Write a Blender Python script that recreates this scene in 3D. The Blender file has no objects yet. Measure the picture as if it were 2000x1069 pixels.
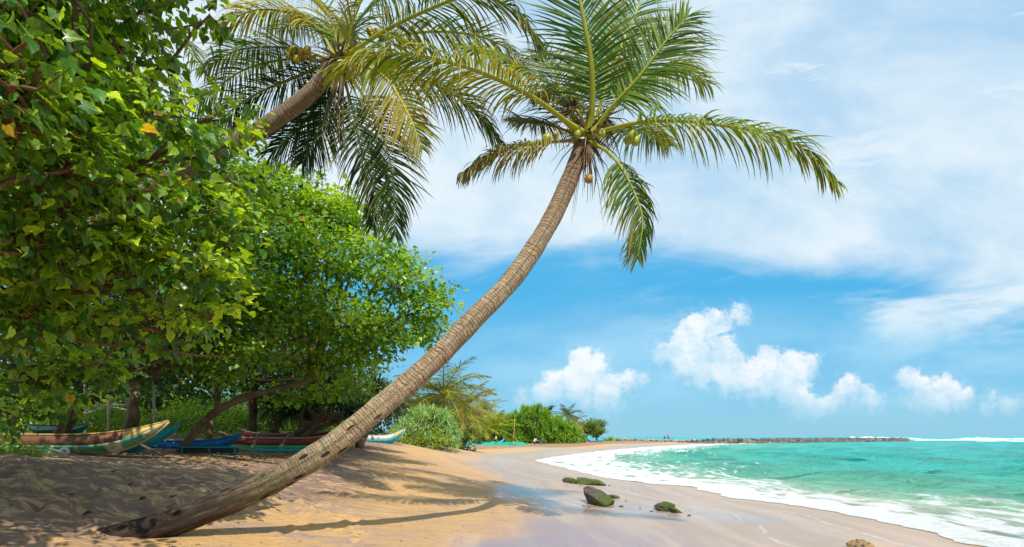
import bpy, bmesh, math, random
import numpy as np
from mathutils import Vector, Matrix

C = bpy.context.scene
COL = C.collection
R = math.radians
rng = np.random.default_rng(7)
random.seed(7)

# ------------------------------------------------------------------ camera
CAMZ = 2.0
FPX = 1250.0          # focal length in photo pixels (2000 wide)
HOR = 852.0           # horizon row
cam_d = bpy.data.cameras.new('camera')
cam = bpy.data.objects.new('camera', cam_d)
COL.objects.link(cam)
cam.location = (0, 0, CAMZ)
cam.rotation_euler = (R(90), 0, 0)
cam_d.sensor_width = 36
cam_d.lens = 36 * FPX / 2000
cam_d.shift_y = (HOR - 534.5) / 2000
cam_d.clip_start = 0.05
cam_d.clip_end = 20000
C.camera = cam

# ------------------------------------------------------------------ light
SUN = Vector((1.65, -5.0, 6.9)).normalized()      # towards the sun
sun_el = math.asin(SUN.z)
sun_az = math.atan2(SUN.x, SUN.y)                   # clockwise from +Y
sd = bpy.data.lights.new('sun', 'SUN')
sd.energy = 4.6
sd.angle = R(0.5)
sd.color = (1.0, 0.93, 0.82)
so = bpy.data.objects.new('sun', sd)
COL.objects.link(so)
so.rotation_euler = (-SUN).to_track_quat('-Z', 'Y').to_euler()

C.view_settings.view_transform = 'Standard'
C.view_settings.look = 'None'
C.view_settings.exposure = 0.15
C.view_settings.gamma = 1
C.cycles.max_bounces = 6
C.cycles.transparent_max_bounces = 12
C.cycles.caustics_reflective = False
C.cycles.caustics_refractive = False


# ------------------------------------------------------------------ node helper
class N:
    """small wrapper for building node trees"""
    def __init__(s, tree):
        s.t = tree; s.n = tree.nodes; s.l = tree.links
    def set(s, sock, v):
        if isinstance(v, bpy.types.NodeSocket): s.l.new(v, sock)
        elif v is not None:
            if isinstance(v, (tuple, list)) and len(v) == 3 and sock.type == 'RGBA': v = (*v, 1)
            sock.default_value = v
    def m(s, op, a, b=None, c=None, clamp=False):
        n = s.n.new('ShaderNodeMath'); n.operation = op; n.use_clamp = clamp
        s.set(n.inputs[0], a)
        if b is not None: s.set(n.inputs[1], b)
        if c is not None: s.set(n.inputs[2], c)
        return n.outputs[0]
    def v(s, op, a, b=None, sc=None):
        n = s.n.new('ShaderNodeVectorMath'); n.operation = op
        s.set(n.inputs[0], a)
        if b is not None: s.set(n.inputs[1], b)
        if sc is not None: s.set(n.inputs['Scale'], sc)
        return n.outputs['Value'] if op in ('DISTANCE', 'LENGTH', 'DOT_PRODUCT') else n.outputs[0]
    def xyz(s, x=0.0, y=0.0, z=0.0):
        n = s.n.new('ShaderNodeCombineXYZ')
        for i, q in enumerate((x, y, z)): s.set(n.inputs[i], q)
        return n.outputs[0]
    def sep(s, v):
        n = s.n.new('ShaderNodeSeparateXYZ'); s.set(n.inputs[0], v); return n.outputs
    def noise(s, vec, scale=1.0, detail=3.0, rough=.5, dist=0.0, out=0):
        n = s.n.new('ShaderNodeTexNoise'); s.set(n.inputs['Vector'], vec)
        s.set(n.inputs['Scale'], scale); s.set(n.inputs['Detail'], detail)
        s.set(n.inputs['Roughness'], rough); s.set(n.inputs['Distortion'], dist)
        return n.outputs[out]
    def voro(s, vec, scale=1.0, feat='F1', rnd=1.0, out='Distance'):
        n = s.n.new('ShaderNodeTexVoronoi'); n.feature = feat; s.set(n.inputs['Vector'], vec)
        s.set(n.inputs['Scale'], scale); s.set(n.inputs['Randomness'], rnd)
        return n.outputs[out]
    def rng(s, v, a, b, c=0.0, d=1.0, smooth=True):
        n = s.n.new('ShaderNodeMapRange'); n.interpolation_type = 'SMOOTHSTEP' if smooth else 'LINEAR'
        s.set(n.inputs[0], v)
        for i, q in enumerate((a, b, c, d)): s.set(n.inputs[i + 1], q)
        return n.outputs[0]
    def mix(s, f, a, b, mode='MIX'):
        n = s.n.new('ShaderNodeMix'); n.data_type = 'RGBA'; n.blend_type = mode
        s.set(n.inputs[0], f); s.set(n.inputs[6], a); s.set(n.inputs[7], b)
        return n.outputs[2]
    def ramp(s, f, stops):
        n = s.n.new('ShaderNodeValToRGB'); s.set(n.inputs[0], f); e = n.color_ramp.elements
        while len(e) < len(stops): e.new(0.5)
        for el, (p, c) in zip(e, stops):
            el.position = p; el.color = (*c, 1) if len(c) == 3 else c
        return n.outputs[0]
    def attr(s, name, out='Fac'):
        n = s.n.new('ShaderNodeAttribute'); n.attribute_name = name; return n.outputs[out]
    def bump(s, h, strength=.5, dist=.05, normal=None):
        n = s.n.new('ShaderNodeBump'); s.set(n.inputs['Height'], h)
        n.inputs['Strength'].default_value = strength; n.inputs['Distance'].default_value = dist
        if normal is not None: s.set(n.inputs['Normal'], normal)
        return n.outputs[0]
    def bsdf(s, col, rough=.6, spec=.5, normal=None, metal=0.0):
        n = s.n.new('ShaderNodeBsdfPrincipled'); s.set(n.inputs['Base Color'], col)
        s.set(n.inputs['Roughness'], rough); s.set(n.inputs['Specular IOR Level'], spec)
        s.set(n.inputs['Metallic'], metal)
        if normal is not None: s.set(n.inputs['Normal'], normal)
        return n.outputs[0]
    def mixs(s, f, a, b):
        n = s.n.new('ShaderNodeMixShader'); s.set(n.inputs[0], f); s.set(n.inputs[1], a); s.set(n.inputs[2], b)
        return n.outputs[0]


def new_mat(name):
    m = bpy.data.materials.new(name); m.use_nodes = True; m.node_tree.nodes.clear()
    n = N(m.node_tree); out = n.n.new('ShaderNodeOutputMaterial')
    return m, n, out


def finish(n, out, sh): n.l.new(sh, out.inputs['Surface'])


# ------------------------------------------------------------------ world
def build_world():
    w = bpy.data.worlds.new('World'); C.world = w; w.use_nodes = True
    w.node_tree.nodes.clear(); n = N(w.node_tree)
    out = n.n.new('ShaderNodeOutputWorld'); bg = n.n.new('ShaderNodeBackground')
    sky = n.n.new('ShaderNodeTexSky'); sky.sky_type = 'NISHITA'; sky.sun_disc = False
    sky.sun_elevation = sun_el; sky.sun_rotation = sun_az
    sky.air_density = 1.0; sky.dust_density = 0.3; sky.ozone_density = 2.0
    tc = n.n.new('ShaderNodeTexCoord'); d = tc.outputs['Generated']
    x, y, z = n.sep(d)
    ya = n.m('MAXIMUM', n.m('ABSOLUTE', y), 0.12)
    u = n.m('DIVIDE', x, ya); v = n.m('DIVIDE', z, ya)
    S = 0.107
    # clear sky, pushed to the azure of the tropics
    azure = n.ramp(n.m('MULTIPLY', v, 1.4), [(0.0, (2.3, 5.2, 6.9)), (0.10, (1.85, 5.0, 7.3)), (0.32, (0.6, 4.0, 7.2)), (0.75, (1.2, 4.2, 7.4))])
    base = n.mix(0.92, sky.outputs[0], azure)
    # --- high veil of thin cloud
    p1 = n.xyz(n.m('MULTIPLY', u, 1.0), n.m('MULTIPLY', v, 3.0), 3.1)
    p2 = n.xyz(n.m('ADD', n.m('MULTIPLY', u, 1.0), n.m('MULTIPLY', v, 1.4)), n.m('ADD', n.m('MULTIPLY', v, 5.0), n.m('MULTIPLY', u, -1.1)), 0.4)
    n1 = n.noise(p1, 1.9, 8, .58, .35); n2 = n.noise(p2, 2.0, 8, .62, .3)
    edge = n.m('ADD', n.m('MULTIPLY', n.m('SUBTRACT', n1, .5), .34), n.m('MULTIPLY', n.m('MAXIMUM', u, 0.3), .045))
    line = n.m('SUBTRACT', v, n.m('SUBTRACT', 0.250, edge))
    veil = n.rng(line, -0.015, 0.075)
    tex = n.rng(n.noise(n.xyz(u, n.m('MULTIPLY', v, 1.7), 9.0), 2.6, 8, .6, .3), .30, .68)
    hole = n.rng(n.v('DISTANCE', n.xyz(n.m('MULTIPLY', u, .8), v, 0), (.66, .66, 0)), .02, .32)
    veil = n.m('MULTIPLY', veil, n.m('MULTIPLY_ADD', tex, .55, .45))
    veil = n.m('MULTIPLY', veil, n.m('MULTIPLY_ADD', hole, .35, .65))
    wisp = n.m('MULTIPLY', n.rng(n2, .44, .70), n.m('MULTIPLY', n.rng(u, .02, .5), n.rng(v, .08, .2)))
    veil = n.m('MAXIMUM', veil, n.m('MULTIPLY', wisp, .9))
    col = n.mix(veil, base, (7.1, 7.95, 8.4))
    # --- low soft bank near the horizon
    nb = n.noise(n.xyz(n.m('MULTIPLY', u, 1.2), n.m('MULTIPLY', v, 3.5), 5.0), 2.4, 6, .55)
    bank = n.m('MULTIPLY', n.rng(nb, .38, .68), n.m('MULTIPLY', n.rng(v, .0, .08), n.rng(v, .24, .12)))
    col = n.mix(n.m('MULTIPLY', bank, .5), col, (4.4, 7.0, 8.6))
    # --- heaped clouds
    blobs = [(1432,618,24),(1400,630,30),(1368,648,36),(1335,668,36),(1300,684,26),(1352,700,52),(1408,694,38),(1425,722,44),
             (1455,738,38),(1475,722,30),(1620,790,24),(1700,790,22),(1470,752,30),(1505,708,38),(1548,714,36),(1580,716,26),(1500,740,40),(1548,752,42),(1576,786,32),(1604,802,22),
             (1640,778,24),(1664,762,28),(1694,782,26),(1784,742,30),(1806,768,38),(1852,758,32),(1872,778,28),(1832,788,34),
             (1930,786,24),(1968,788,22),(1134,706,28),(1160,730,38),(1186,764,38),(1222,746,28),(1128,754,42),(1084,750,28),
             (1200,782,22),(1056,764,24),(1020,772,20),(1246,742,18)]
    w1 = n.v('SUBTRACT', n.noise(n.xyz(u, v, 0), 8, 9, .66, 0, 1), (.5, .5, .5))
    pw0 = n.v('ADD', n.xyz(u, v, 0), n.v('SCALE', w1, None, .070))
    sx = n.sep(pw0); pw0 = n.xyz(sx[0], sx[1], 0)
    def field(off, grow=1.0, bl=blobs):
        pw = n.v('ADD', pw0, off); cur = None
        for (bx, by, r) in bl:
            r = r * grow; c = ((bx - 1000) / FPX, (HOR - by) / FPX, 0)
            k = n.m('MULTIPLY_ADD', n.v('DISTANCE', pw, c), -FPX / 30.0, r * .95 / 30.0)
            cur = k if cur is None else n.m('MAXIMUM', cur, k)
        return cur
    f0 = field((0, 0, 0)); fb = field((0, -.018, 0)); fa = field((0, .050, 0), 1.25, blobs[::2])
    fine = n.m('MULTIPLY', n.m('SUBTRACT', n.noise(n.xyz(u, v, 2), 26, 9, .74), .5), 1.9)
    f1 = n.m('ADD', f0, fine)
    hard = n.rng(f1, -.06, .34); soft = n.m('MULTIPLY', n.rng(n.m('ADD', f1, fine), -.45, .8), .92)
    top = n.rng(n.m('ADD', fb, fine), -.25, .75)
    mask = n.m('ADD', n.m('MULTIPLY', hard, top), n.m('MULTIPLY', soft, n.m('SUBTRACT', 1.0, top)))
    mask = n.m('MULTIPLY', mask, n.rng(v, 0.0, .085, .1, .88))
    shade = n.m('MULTIPLY', n.rng(n.noise(n.xyz(u, n.m('MULTIPLY', v, 1.3), 7), 15, 7, .68), .34, .60), n.m('MULTIPLY_ADD', top, .7, .3))
    ccol = n.mix(shade, (5.2, 7.0, 8.2), (8.5, 8.65, 8.7))
    col = n.mix(n.m('MULTIPLY', n.m('MULTIPLY', n.rng(v, .03, .13), n.rng(n.m('ADD', fa, fine), -.3, 1.1)), .30), col, (4.6, 7.1, 8.6))
    col = n.mix(mask, col, ccol)
    n.set(bg.inputs['Color'], col); bg.inputs['Strength'].default_value = S
    n.l.new(bg.outputs[0], out.inputs['Surface'])


build_world()


# ------------------------------------------------------------------ plan geometry
def P(px, py, D):
    """photo pixel at depth D (metres) -> world point"""
    return np.array([(px - 1000) / FPX * D, D, CAMZ - (py - HOR) / FPX * D])


def catmull(pts, n):
    p = np.asarray(pts, float); m = len(p)
    q = np.vstack([2 * p[0] - p[1], p, 2 * p[-1] - p[-2]])
    out = []
    for t in np.linspace(0, m - 1, n):
        i = min(int(t), m - 2); f = t - i
        a, b, c, d = q[i], q[i + 1], q[i + 2], q[i + 3]
        out.append(.5 * ((2 * b) + (c - a) * f + (2 * a - 5 * b + 4 * c - d) * f * f + (3 * b - a - 3 * c + d) * f ** 3))
    return np.array(out)


def zpt(px, py, z):
    D = (CAMZ - z) * FPX / (py - HOR)
    return ((px - 1000) / FPX * D, D)


shore_pts = [(9.5, -60), (9.0, -20), (8.6, 0), zpt(1930, 1069, 0), zpt(1755, 1029, 0), zpt(1650, 1005, 0), zpt(1524, 984, 0),
             zpt(1405, 968, 0), zpt(1345, 951, 0), zpt(1197, 936, 0), zpt(1073, 907, 0), zpt(1049, 899, 0), zpt(1104, 890, 0),
             zpt(1211, 878, 0), (26, 118), (41, 147), (54, 168), (62, 182), (52, 215), (20, 300), (-120, 500), (-1500, 2500), (-6000, 9000)]
SH = np.vstack([shore_pts[0], catmull(shore_pts[1:19], 90), shore_pts[19:]])
wet_pts = [(-3, -40), (-2.2, 0), (-1.9, 6), (-1.0, 9.5), (0.1, 11.5), (0.35, 14), (-.1, 17.5), (-.9, 24), (-2.1, 30), (-2.3, 37), (-1.6, 48), (-.9, 63), (5.4, 79),
           (13, 100), (23, 126), (38, 156), (50, 180)]
WL = catmull(wet_pts, 70)


def polydist(X, Y, poly):
    """signed distance to a polyline (positive on its left = inland) and arclength"""
    A = poly[:-1]; B = poly[1:]; L = np.hypot(*(B - A).T); cum = np.concatenate([[0], np.cumsum(L)])
    best = np.full(X.shape, 1e18); sg = np.zeros(X.shape); tt = np.zeros(X.shape)
    for i in range(len(A)):
        dx, dy = (B[i] - A[i]) / L[i]
        rx, ry = X - A[i, 0], Y - A[i, 1]
        t = np.clip(rx * dx + ry * dy, 0, L[i])
        ex, ey = rx - t * dx, ry - t * dy
        d2 = ex * ex + ey * ey
        k = d2 < best - 1e-9
        best = np.where(k, d2, best)
        sg = np.where(k, np.where(dx * ry - dy * rx > 0, 1.0, -1.0), sg)
        tt = np.where(k, cum[i] + t, tt)
    return np.sqrt(best) * sg, tt


_perm = np.random.default_rng(3).random((256, 256))
def vnoise(X, Y, s=1.0, o=0):
    X = np.asarray(X) / s + 37.3 * o; Y = np.asarray(Y) / s + 11.7 * o
    xi = np.floor(X).astype(int); yi = np.floor(Y).astype(int); fx = X - xi; fy = Y - yi
    fx = fx * fx * (3 - 2 * fx); fy = fy * fy * (3 - 2 * fy)
    g = lambda a, b: _perm[a & 255, b & 255]
    return (g(xi, yi) * (1 - fx) * (1 - fy) + g(xi + 1, yi) * fx * (1 - fy) + g(xi, yi + 1) * (1 - fx) * fy + g(xi + 1, yi + 1) * fx * fy) - .5


ctrl = []
def cz(px, py, z): x, y = zpt(px, py, z); ctrl.append((x, y, z))
def cD(px, py, D): p = P(px, py, D); ctrl.append(tuple(p))
for q in SH[2:92:5]: ctrl.append((q[0], q[1], 0.0))
for a in [(1000,1069,.27),(500,1069,.46),(0,1069,.66),(270,1052,.55),(974,977,.32),(965,930,.5),(928,899,.65),(986,884,.33),
          (1090,877,.42),(1220,868,.38),(950,869.5,.58),(1100,866,.55),(1180,862.5,.55),(1250,861,.5),(1500,1069,.1)]: cz(*a)
for a in [(-150,872,13),(0,879,14.5),(150,892,16),(340,886,19),(600,884,21),(780,869,35),(880,876,42),(400,930,13),(100,950,10.8),
          (100,1000,9.2),(700,920,19),(560,960,14.2),(850,930,20)]: cD(*a)
ctrl += [(-22,22,1.9),(-30,0,2.0),(-30,60,2.0),(-14,50,1.6),(-20,100,1.1),(0,150,.8),(10,220,.8),(-12,-12,1.3),(0,0,.45),(-3,-15,.7),
         (-60,-30,2.2),(-60,150,1.6),(3,-20,.35),(4,5,.18),(-16,8,1.7)]
CT = np.array(ctrl)
def _tps(r2): return np.where(r2 > 1e-9, .5 * r2 * np.log(np.maximum(r2, 1e-9)), 0)
_n = len(CT); _K = _tps(((CT[:, None, :2] - CT[None, :, :2]) ** 2).sum(-1)) + np.eye(_n) * 2.0
_A = np.zeros((_n + 3, _n + 3)); _A[:_n, :_n] = _K; _A[:_n, _n] = 1; _A[:_n, _n + 1:] = CT[:, :2]; _A[_n:, :_n] = _A[:_n, _n:].T
_W = np.linalg.solve(_A, np.concatenate([CT[:, 2], [0, 0, 0]]))


def smooth(x, a, b):
    t = np.clip((x - a) / (b - a), 0, 1); return t * t * (3 - 2 * t)


dents = []
def gz_base(X, Y, S=None):
    X = np.asarray(X, float); Y = np.asarray(Y, float)
    Xc = np.clip(X, -55, 90); Yc = np.clip(Y, -35, 200)
    z = np.full(X.shape, _W[_n]) + _W[_n + 1] * Xc + _W[_n + 2] * Yc
    for i in range(_n): z += _W[i] * _tps((Xc - CT[i, 0]) ** 2 + (Yc - CT[i, 1]) ** 2)
    if S is None: S = polydist(X, Y, SH)[0]
    land = np.clip(z, .0, 2.1)
    land = np.maximum(land, .02 * np.clip(S, 0, 15))
    land = land * smooth(S, -.5, 2.5) + .012 * np.clip(S, 0, 3)
    sea = -np.minimum(.07 * np.abs(S), 3.0)
    return np.where(S > 0, land, sea)


def gz(X, Y, S=None, W=None):
    X = np.asarray(X, float); Y = np.asarray(Y, float)
    if S is None: S = polydist(X, Y, SH)[0]
    if W is None: W = polydist(X, Y, WL)[0]
    z = gz_base(X, Y, S)
    dry = smooth(W, .3, 2.2)
    near = 1 - smooth(np.hypot(X, Y), 60, 120)
    lump = .05 * vnoise(X, Y, .55, 1) + .035 * vnoise(X, Y, .28, 2) + .022 * vnoise(X, Y, .15, 5) + .08 * vnoise(X, Y, 1.7, 3)
    loose = smooth(W, 2.2, 5.0)
    z = z + near * (dry * (.25 + .75 * loose) * lump + dry * .03 * vnoise(X * .6, Y * 1.6, 1.2, 4))
    z = z + near * (1 - dry) * smooth(S, .0, 2) * .012 * vnoise(X * .5, Y * 1.3, 1.0, 6)
    for (dx, dy, r, dep, ang, el) in dents:
        c, s_ = math.cos(ang), math.sin(ang)
        a = ((X - dx) * c + (Y - dy) * s_) / (r * el); b = (-(X - dx) * s_ + (Y - dy) * c) / r
        q = a * a + b * b
        z = z - dep * np.exp(-q * 1.4) + dep * .45 * np.exp(-(np.sqrt(q) - 1.5) ** 2 * 4)
    return z


def g1(x, y): return float(gz(np.array([x]), np.array([y]))[0])


def G(px, py):
    """where the sight line through a photo pixel meets the ground"""
    Ds = np.geomspace(6, 400, 700)
    p = np.array([P(px, py, D) for D in Ds])
    h = gz_base(p[:, 0], p[:, 1])
    k = np.argmax(p[:, 2] <= h + .0)
    if p[k, 2] > h[k]: k = len(Ds) - 1
    x, y = p[k, 0], p[k, 1]
    return np.array([x, y, g1(x, y)])


_r = np.random.default_rng(11)
for (px, py) in [(640,993),(607,1001),(660,1016),(662,1034),(602,1004),(690,968),(720,965),(632,985),(672,962),(780,965),(830,948),
                 (740,942),(560,1040),(700,1058),(195,1030),(90,1060),(560,925),(780,925),(850,912),(820,905),(870,900),(650,940),(700,950),(760,950)]:
    g = G(px, py); dents.append((g[0], g[1], .08 + .05 * _r.random(), .05 + .03 * _r.random(), _r.random() * 3, 1.6))
for (px, py, r_) in [(1150, 946, .55), (1172, 986, .5), (1302, 998, .36), (1692, 1066, .3)]:
    g = G(px, py); dents.append((g[0], g[1] - .08, r_, .05, .2, 1.5))
for k in range(16):      # two trails of footprints over the open sand
    for (a, b, c_, d_) in [(560, 1046, 850, 905), (700, 1060, 610, 930)]:
        f_ = k / 15; px = a + (c_ - a) * f_ + (9 if k % 2 else -9); py = b + (d_ - b) * f_ ** .7
        g = G(px, py); dents.append((g[0], g[1], .085, .05, 1.3, 1.7))
for _ in range(150):
    px = _r.uniform(-20, 640); py = _r.uniform(900, 1010)
    g = G(px, py); dents.append((g[0], g[1], .09 + .08 * _r.random(), .035 + .04 * _r.random(), _r.random() * 3, 1.7))


# ------------------------------------------------------------------ mesh helpers
def mk(name, V, F, mat=None, parent=None, col=None, uv=None, flat=False, attrs=None, mats=None, mi=None):
    """V (n,3), F (m,k) arrays -> one linked mesh object"""
    V = np.asarray(V, np.float32); F = np.asarray(F, np.int32)
    me = bpy.data.meshes.new(name)
    me.vertices.add(len(V)); me.vertices.foreach_set('co', V.ravel())
    k = F.shape[1]
    me.loops.add(F.size); me.loops.foreach_set('vertex_index', F.ravel())
    me.polygons.add(len(F)); me.polygons.foreach_set('loop_start', np.arange(0, F.size, k, dtype=np.int32))
    if mi is not None: me.polygons.foreach_set('material_index', np.asarray(mi, np.int32))
    me.update(calc_edges=True)
    if col is not None:
        a = me.color_attributes.new('col', 'FLOAT_COLOR', 'POINT')
        c4 = np.ones((len(V), 4), np.float32); c4[:, :3] = col; a.data.foreach_set('color', c4.ravel())
    if uv is not None:
        a = me.attributes.new('st', 'FLOAT_VECTOR', 'POINT')
        u3 = np.zeros((len(V), 3), np.float32); u3[:, :uv.shape[1]] = uv; a.data.foreach_set('vector', u3.ravel())
    for nm, val in (attrs or {}).items():
        a = me.attributes.new(nm, 'FLOAT', 'POINT'); a.data.foreach_set('value', np.asarray(val, np.float32))
    if flat: me.shade_flat()
    else: me.shade_smooth()
    for q in (mats or ([mat] if mat else [])): me.materials.append(q)
    o = bpy.data.objects.new(name, me); COL.objects.link(o)
    if parent is not None:
        o.parent = parent; o.matrix_parent_inverse = parent.matrix_basis.inverted()
    return o


def thing(name, label, cat, loc=(0, 0, 0), rz=0, group=None):
    o = bpy.data.objects.new(name, None); COL.objects.link(o); o.empty_display_size = .3
    o.location = tuple(float(q) for q in loc); o.rotation_euler = (0, 0, rz)
    o['label'] = label; o['category'] = cat
    if group: o['group'] = group
    return o


def tag(o, label=None, cat=None, group=None, kind=None):
    if label: o['label'] = label
    if cat: o['category'] = cat
    if group: o['group'] = group
    if kind: o['kind'] = kind
    return o


class MB:
    """collects quads/tris as quads; builds one mesh"""
    def __init__(s): s.V = []; s.F = []; s.U = []; s.Cc = []; s.n = 0
    def add(s, V, F, uv=None, col=None):
        V = np.asarray(V, float); F = np.asarray(F, int)
        if F.shape[1] == 3: F = np.column_stack([F, F[:, 2]])
        s.V.append(V); s.F.append(F + s.n)
        s.U.append(uv if uv is not None else np.zeros((len(V), 2)))
        s.Cc.append(np.broadcast_to(np.asarray(col if col is not None else (.5, .5, .5), float), (len(V), 3)))
        s.n += len(V); return s
    def tube(s, pts, rad, k=8, caps=True, col=None, closed_uv=None, flatten=None):
        V, F, U = tube_geo(pts, rad, k, caps, flatten); return s.add(V, F, U, col)
    def box(s, c, size, rot=None, col=None):
        h = np.array(size) / 2
        q = np.array([(-1,-1,-1),(1,-1,-1),(1,1,-1),(-1,1,-1),(-1,-1,1),(1,-1,1),(1,1,1),(-1,1,1)]) * h
        if rot is not None: q = q @ np.array(rot).T
        F = [(0,3,2,1),(4,5,6,7),(0,1,5,4),(1,2,6,5),(2,3,7,6),(3,0,4,7)]
        return s.add(q + np.array(c), F, None, col)
    def build(s, name, mat, parent=None, flat=False, usecol=False, useuv=True, **kw):
        V = np.vstack(s.V); F = np.vstack(s.F)
        me = bpy.data.meshes.new(name)
        faces = []
        for f in F.tolist():
            faces.append(f[:3] if f[3] == f[2] else f)
        me.from_pydata(V.tolist(), [], faces); me.update()
        if useuv:
            a = me.attributes.new('st', 'FLOAT_VECTOR', 'POINT'); U = np.vstack(s.U); u3 = np.zeros((len(V), 3), np.float32); u3[:, :2] = U[:, :2]
            a.data.foreach_set('vector', u3.ravel())
        if usecol:
            a = me.color_attributes.new('col', 'FLOAT_COLOR', 'POINT'); c4 = np.ones((len(V), 4), np.float32); c4[:, :3] = np.vstack(s.Cc)
            a.data.foreach_set('color', c4.ravel())
        if flat: me.shade_flat()
        else: me.shade_smooth()
        me.materials.append(mat)
        o = bpy.data.objects.new(name, me); COL.objects.link(o)
        if parent is not None:
            o.parent = parent
            if kw.get('world'): o.matrix_parent_inverse = parent.matrix_basis.inverted()
        return o


def tube_geo(pts, rad, k=8, caps=True, flatten=None):
    p = np.asarray(pts, float); n = len(p)
    rad = np.full(n, rad, float) if np.isscalar(rad) else np.asarray(rad, float)
    T = np.gradient(p, axis=0); T /= np.linalg.norm(T, axis=1)[:, None] + 1e-12
    ref = np.array([0, 0, 1.0]) if abs(T[0, 2]) < .9 else np.array([1.0, 0, 0])
    A = np.cross(T[0], ref); A /= np.linalg.norm(A)
    V = []; U = []; L = np.concatenate([[0], np.cumsum(np.linalg.norm(np.diff(p, axis=0), axis=1))])
    th = np.arange(k) / k * 2 * np.pi
    for i in range(n):
        A = A - T[i] * (A @ T[i]); A /= np.linalg.norm(A); B = np.cross(T[i], A)
        b = rad[i] if flatten is None else rad[i] * flatten
        V.append(p[i] + np.outer(np.cos(th), A) * rad[i] + np.outer(np.sin(th), B) * b)
        U.append(np.column_stack([th / (2 * np.pi), np.full(k, L[i])]))
    V = np.vstack(V); U = np.vstack(U)
    i = np.arange(n - 1)[:, None] * k; j = np.arange(k)[None, :]; j2 = (j + 1) % k
    F = np.stack([i + j, i + j2, i + k + j2, i + k + j], -1).reshape(-1, 4)
    if caps:
        c0 = len(V); V = np.vstack([V, p[0], p[-1]]); U = np.vstack([U, [0, 0], [0, L[-1]]])
        jj = np.arange(k); j2 = (jj + 1) % k; b = (n - 1) * k
        F = np.vstack([F, np.column_stack([np.full(k, c0), j2, jj, jj]), np.column_stack([np.full(k, c0 + 1), b + jj, b + j2, b + j2])])
    return V, F, U


# ------------------------------------------------------------------ materials
def mat_foliage(name='leaf', rough=.42, trans=.35, spec=.45):
    m, n, out = new_mat(name)
    col = n.attr('col', 'Color')
    b = n.bsdf(col, n.rng(n.noise(n.n.new('ShaderNodeNewGeometry').outputs['Position'], 9, 3, .6), .3, .7, rough - .08, rough + .22), spec)
    t = n.n.new('ShaderNodeBsdfTranslucent'); n.set(t.inputs[0], n.mix(1.0, col, (1.9, 1.7, .55), 'MULTIPLY'))
    finish(n, out, n.mixs(trans, b, t.outputs[0])); return m


def mat_simple(name, col, rough=.6, spec=.4, var=.25, scale=6, bump=.0, dirt=None, col2=None, metal=0):
    m, n, out = new_mat(name)
    tc = n.n.new('ShaderNodeTexCoord').outputs['Object']
    f = n.rng(n.noise(tc, scale, 6, .6), .3, .7)
    c2 = col2 or tuple(q * (1 - var) for q in col)
    c = n.mix(f, col, c2)
    if dirt: c = n.mix(n.rng(n.noise(tc, scale * 2.7, 6, .65, .6), .54, .66), c, dirt)
    nm = n.bump(n.noise(tc, scale * 6, 5, .6), .6, bump) if bump else None
    finish(n, out, n.bsdf(c, rough, spec, nm, metal)); return m


def mat_bark(name, c1, c2, c3, ring=0, scale=9, bump=.02):
    m, n, out = new_mat(name)
    st = n.attr('st', 'Vector'); sx = n.sep(st)
    tc = n.n.new('ShaderNodeTexCoord').outputs['Object']
    f = n.rng(n.noise(tc, scale, 8, .65, .4), .32, .68)
    big = n.rng(n.noise(tc, scale * .18, 4, .6), .38, .64)
    c = n.mix(f, c1, c2); c = n.mix(n.m('MULTIPLY', big, .6), c, c3)
    finish(n, out, n.bsdf(c, .85, .25, n.bump(n.noise(tc, scale * 1.5, 8, .7, .5), .9, bump))); return m


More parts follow.
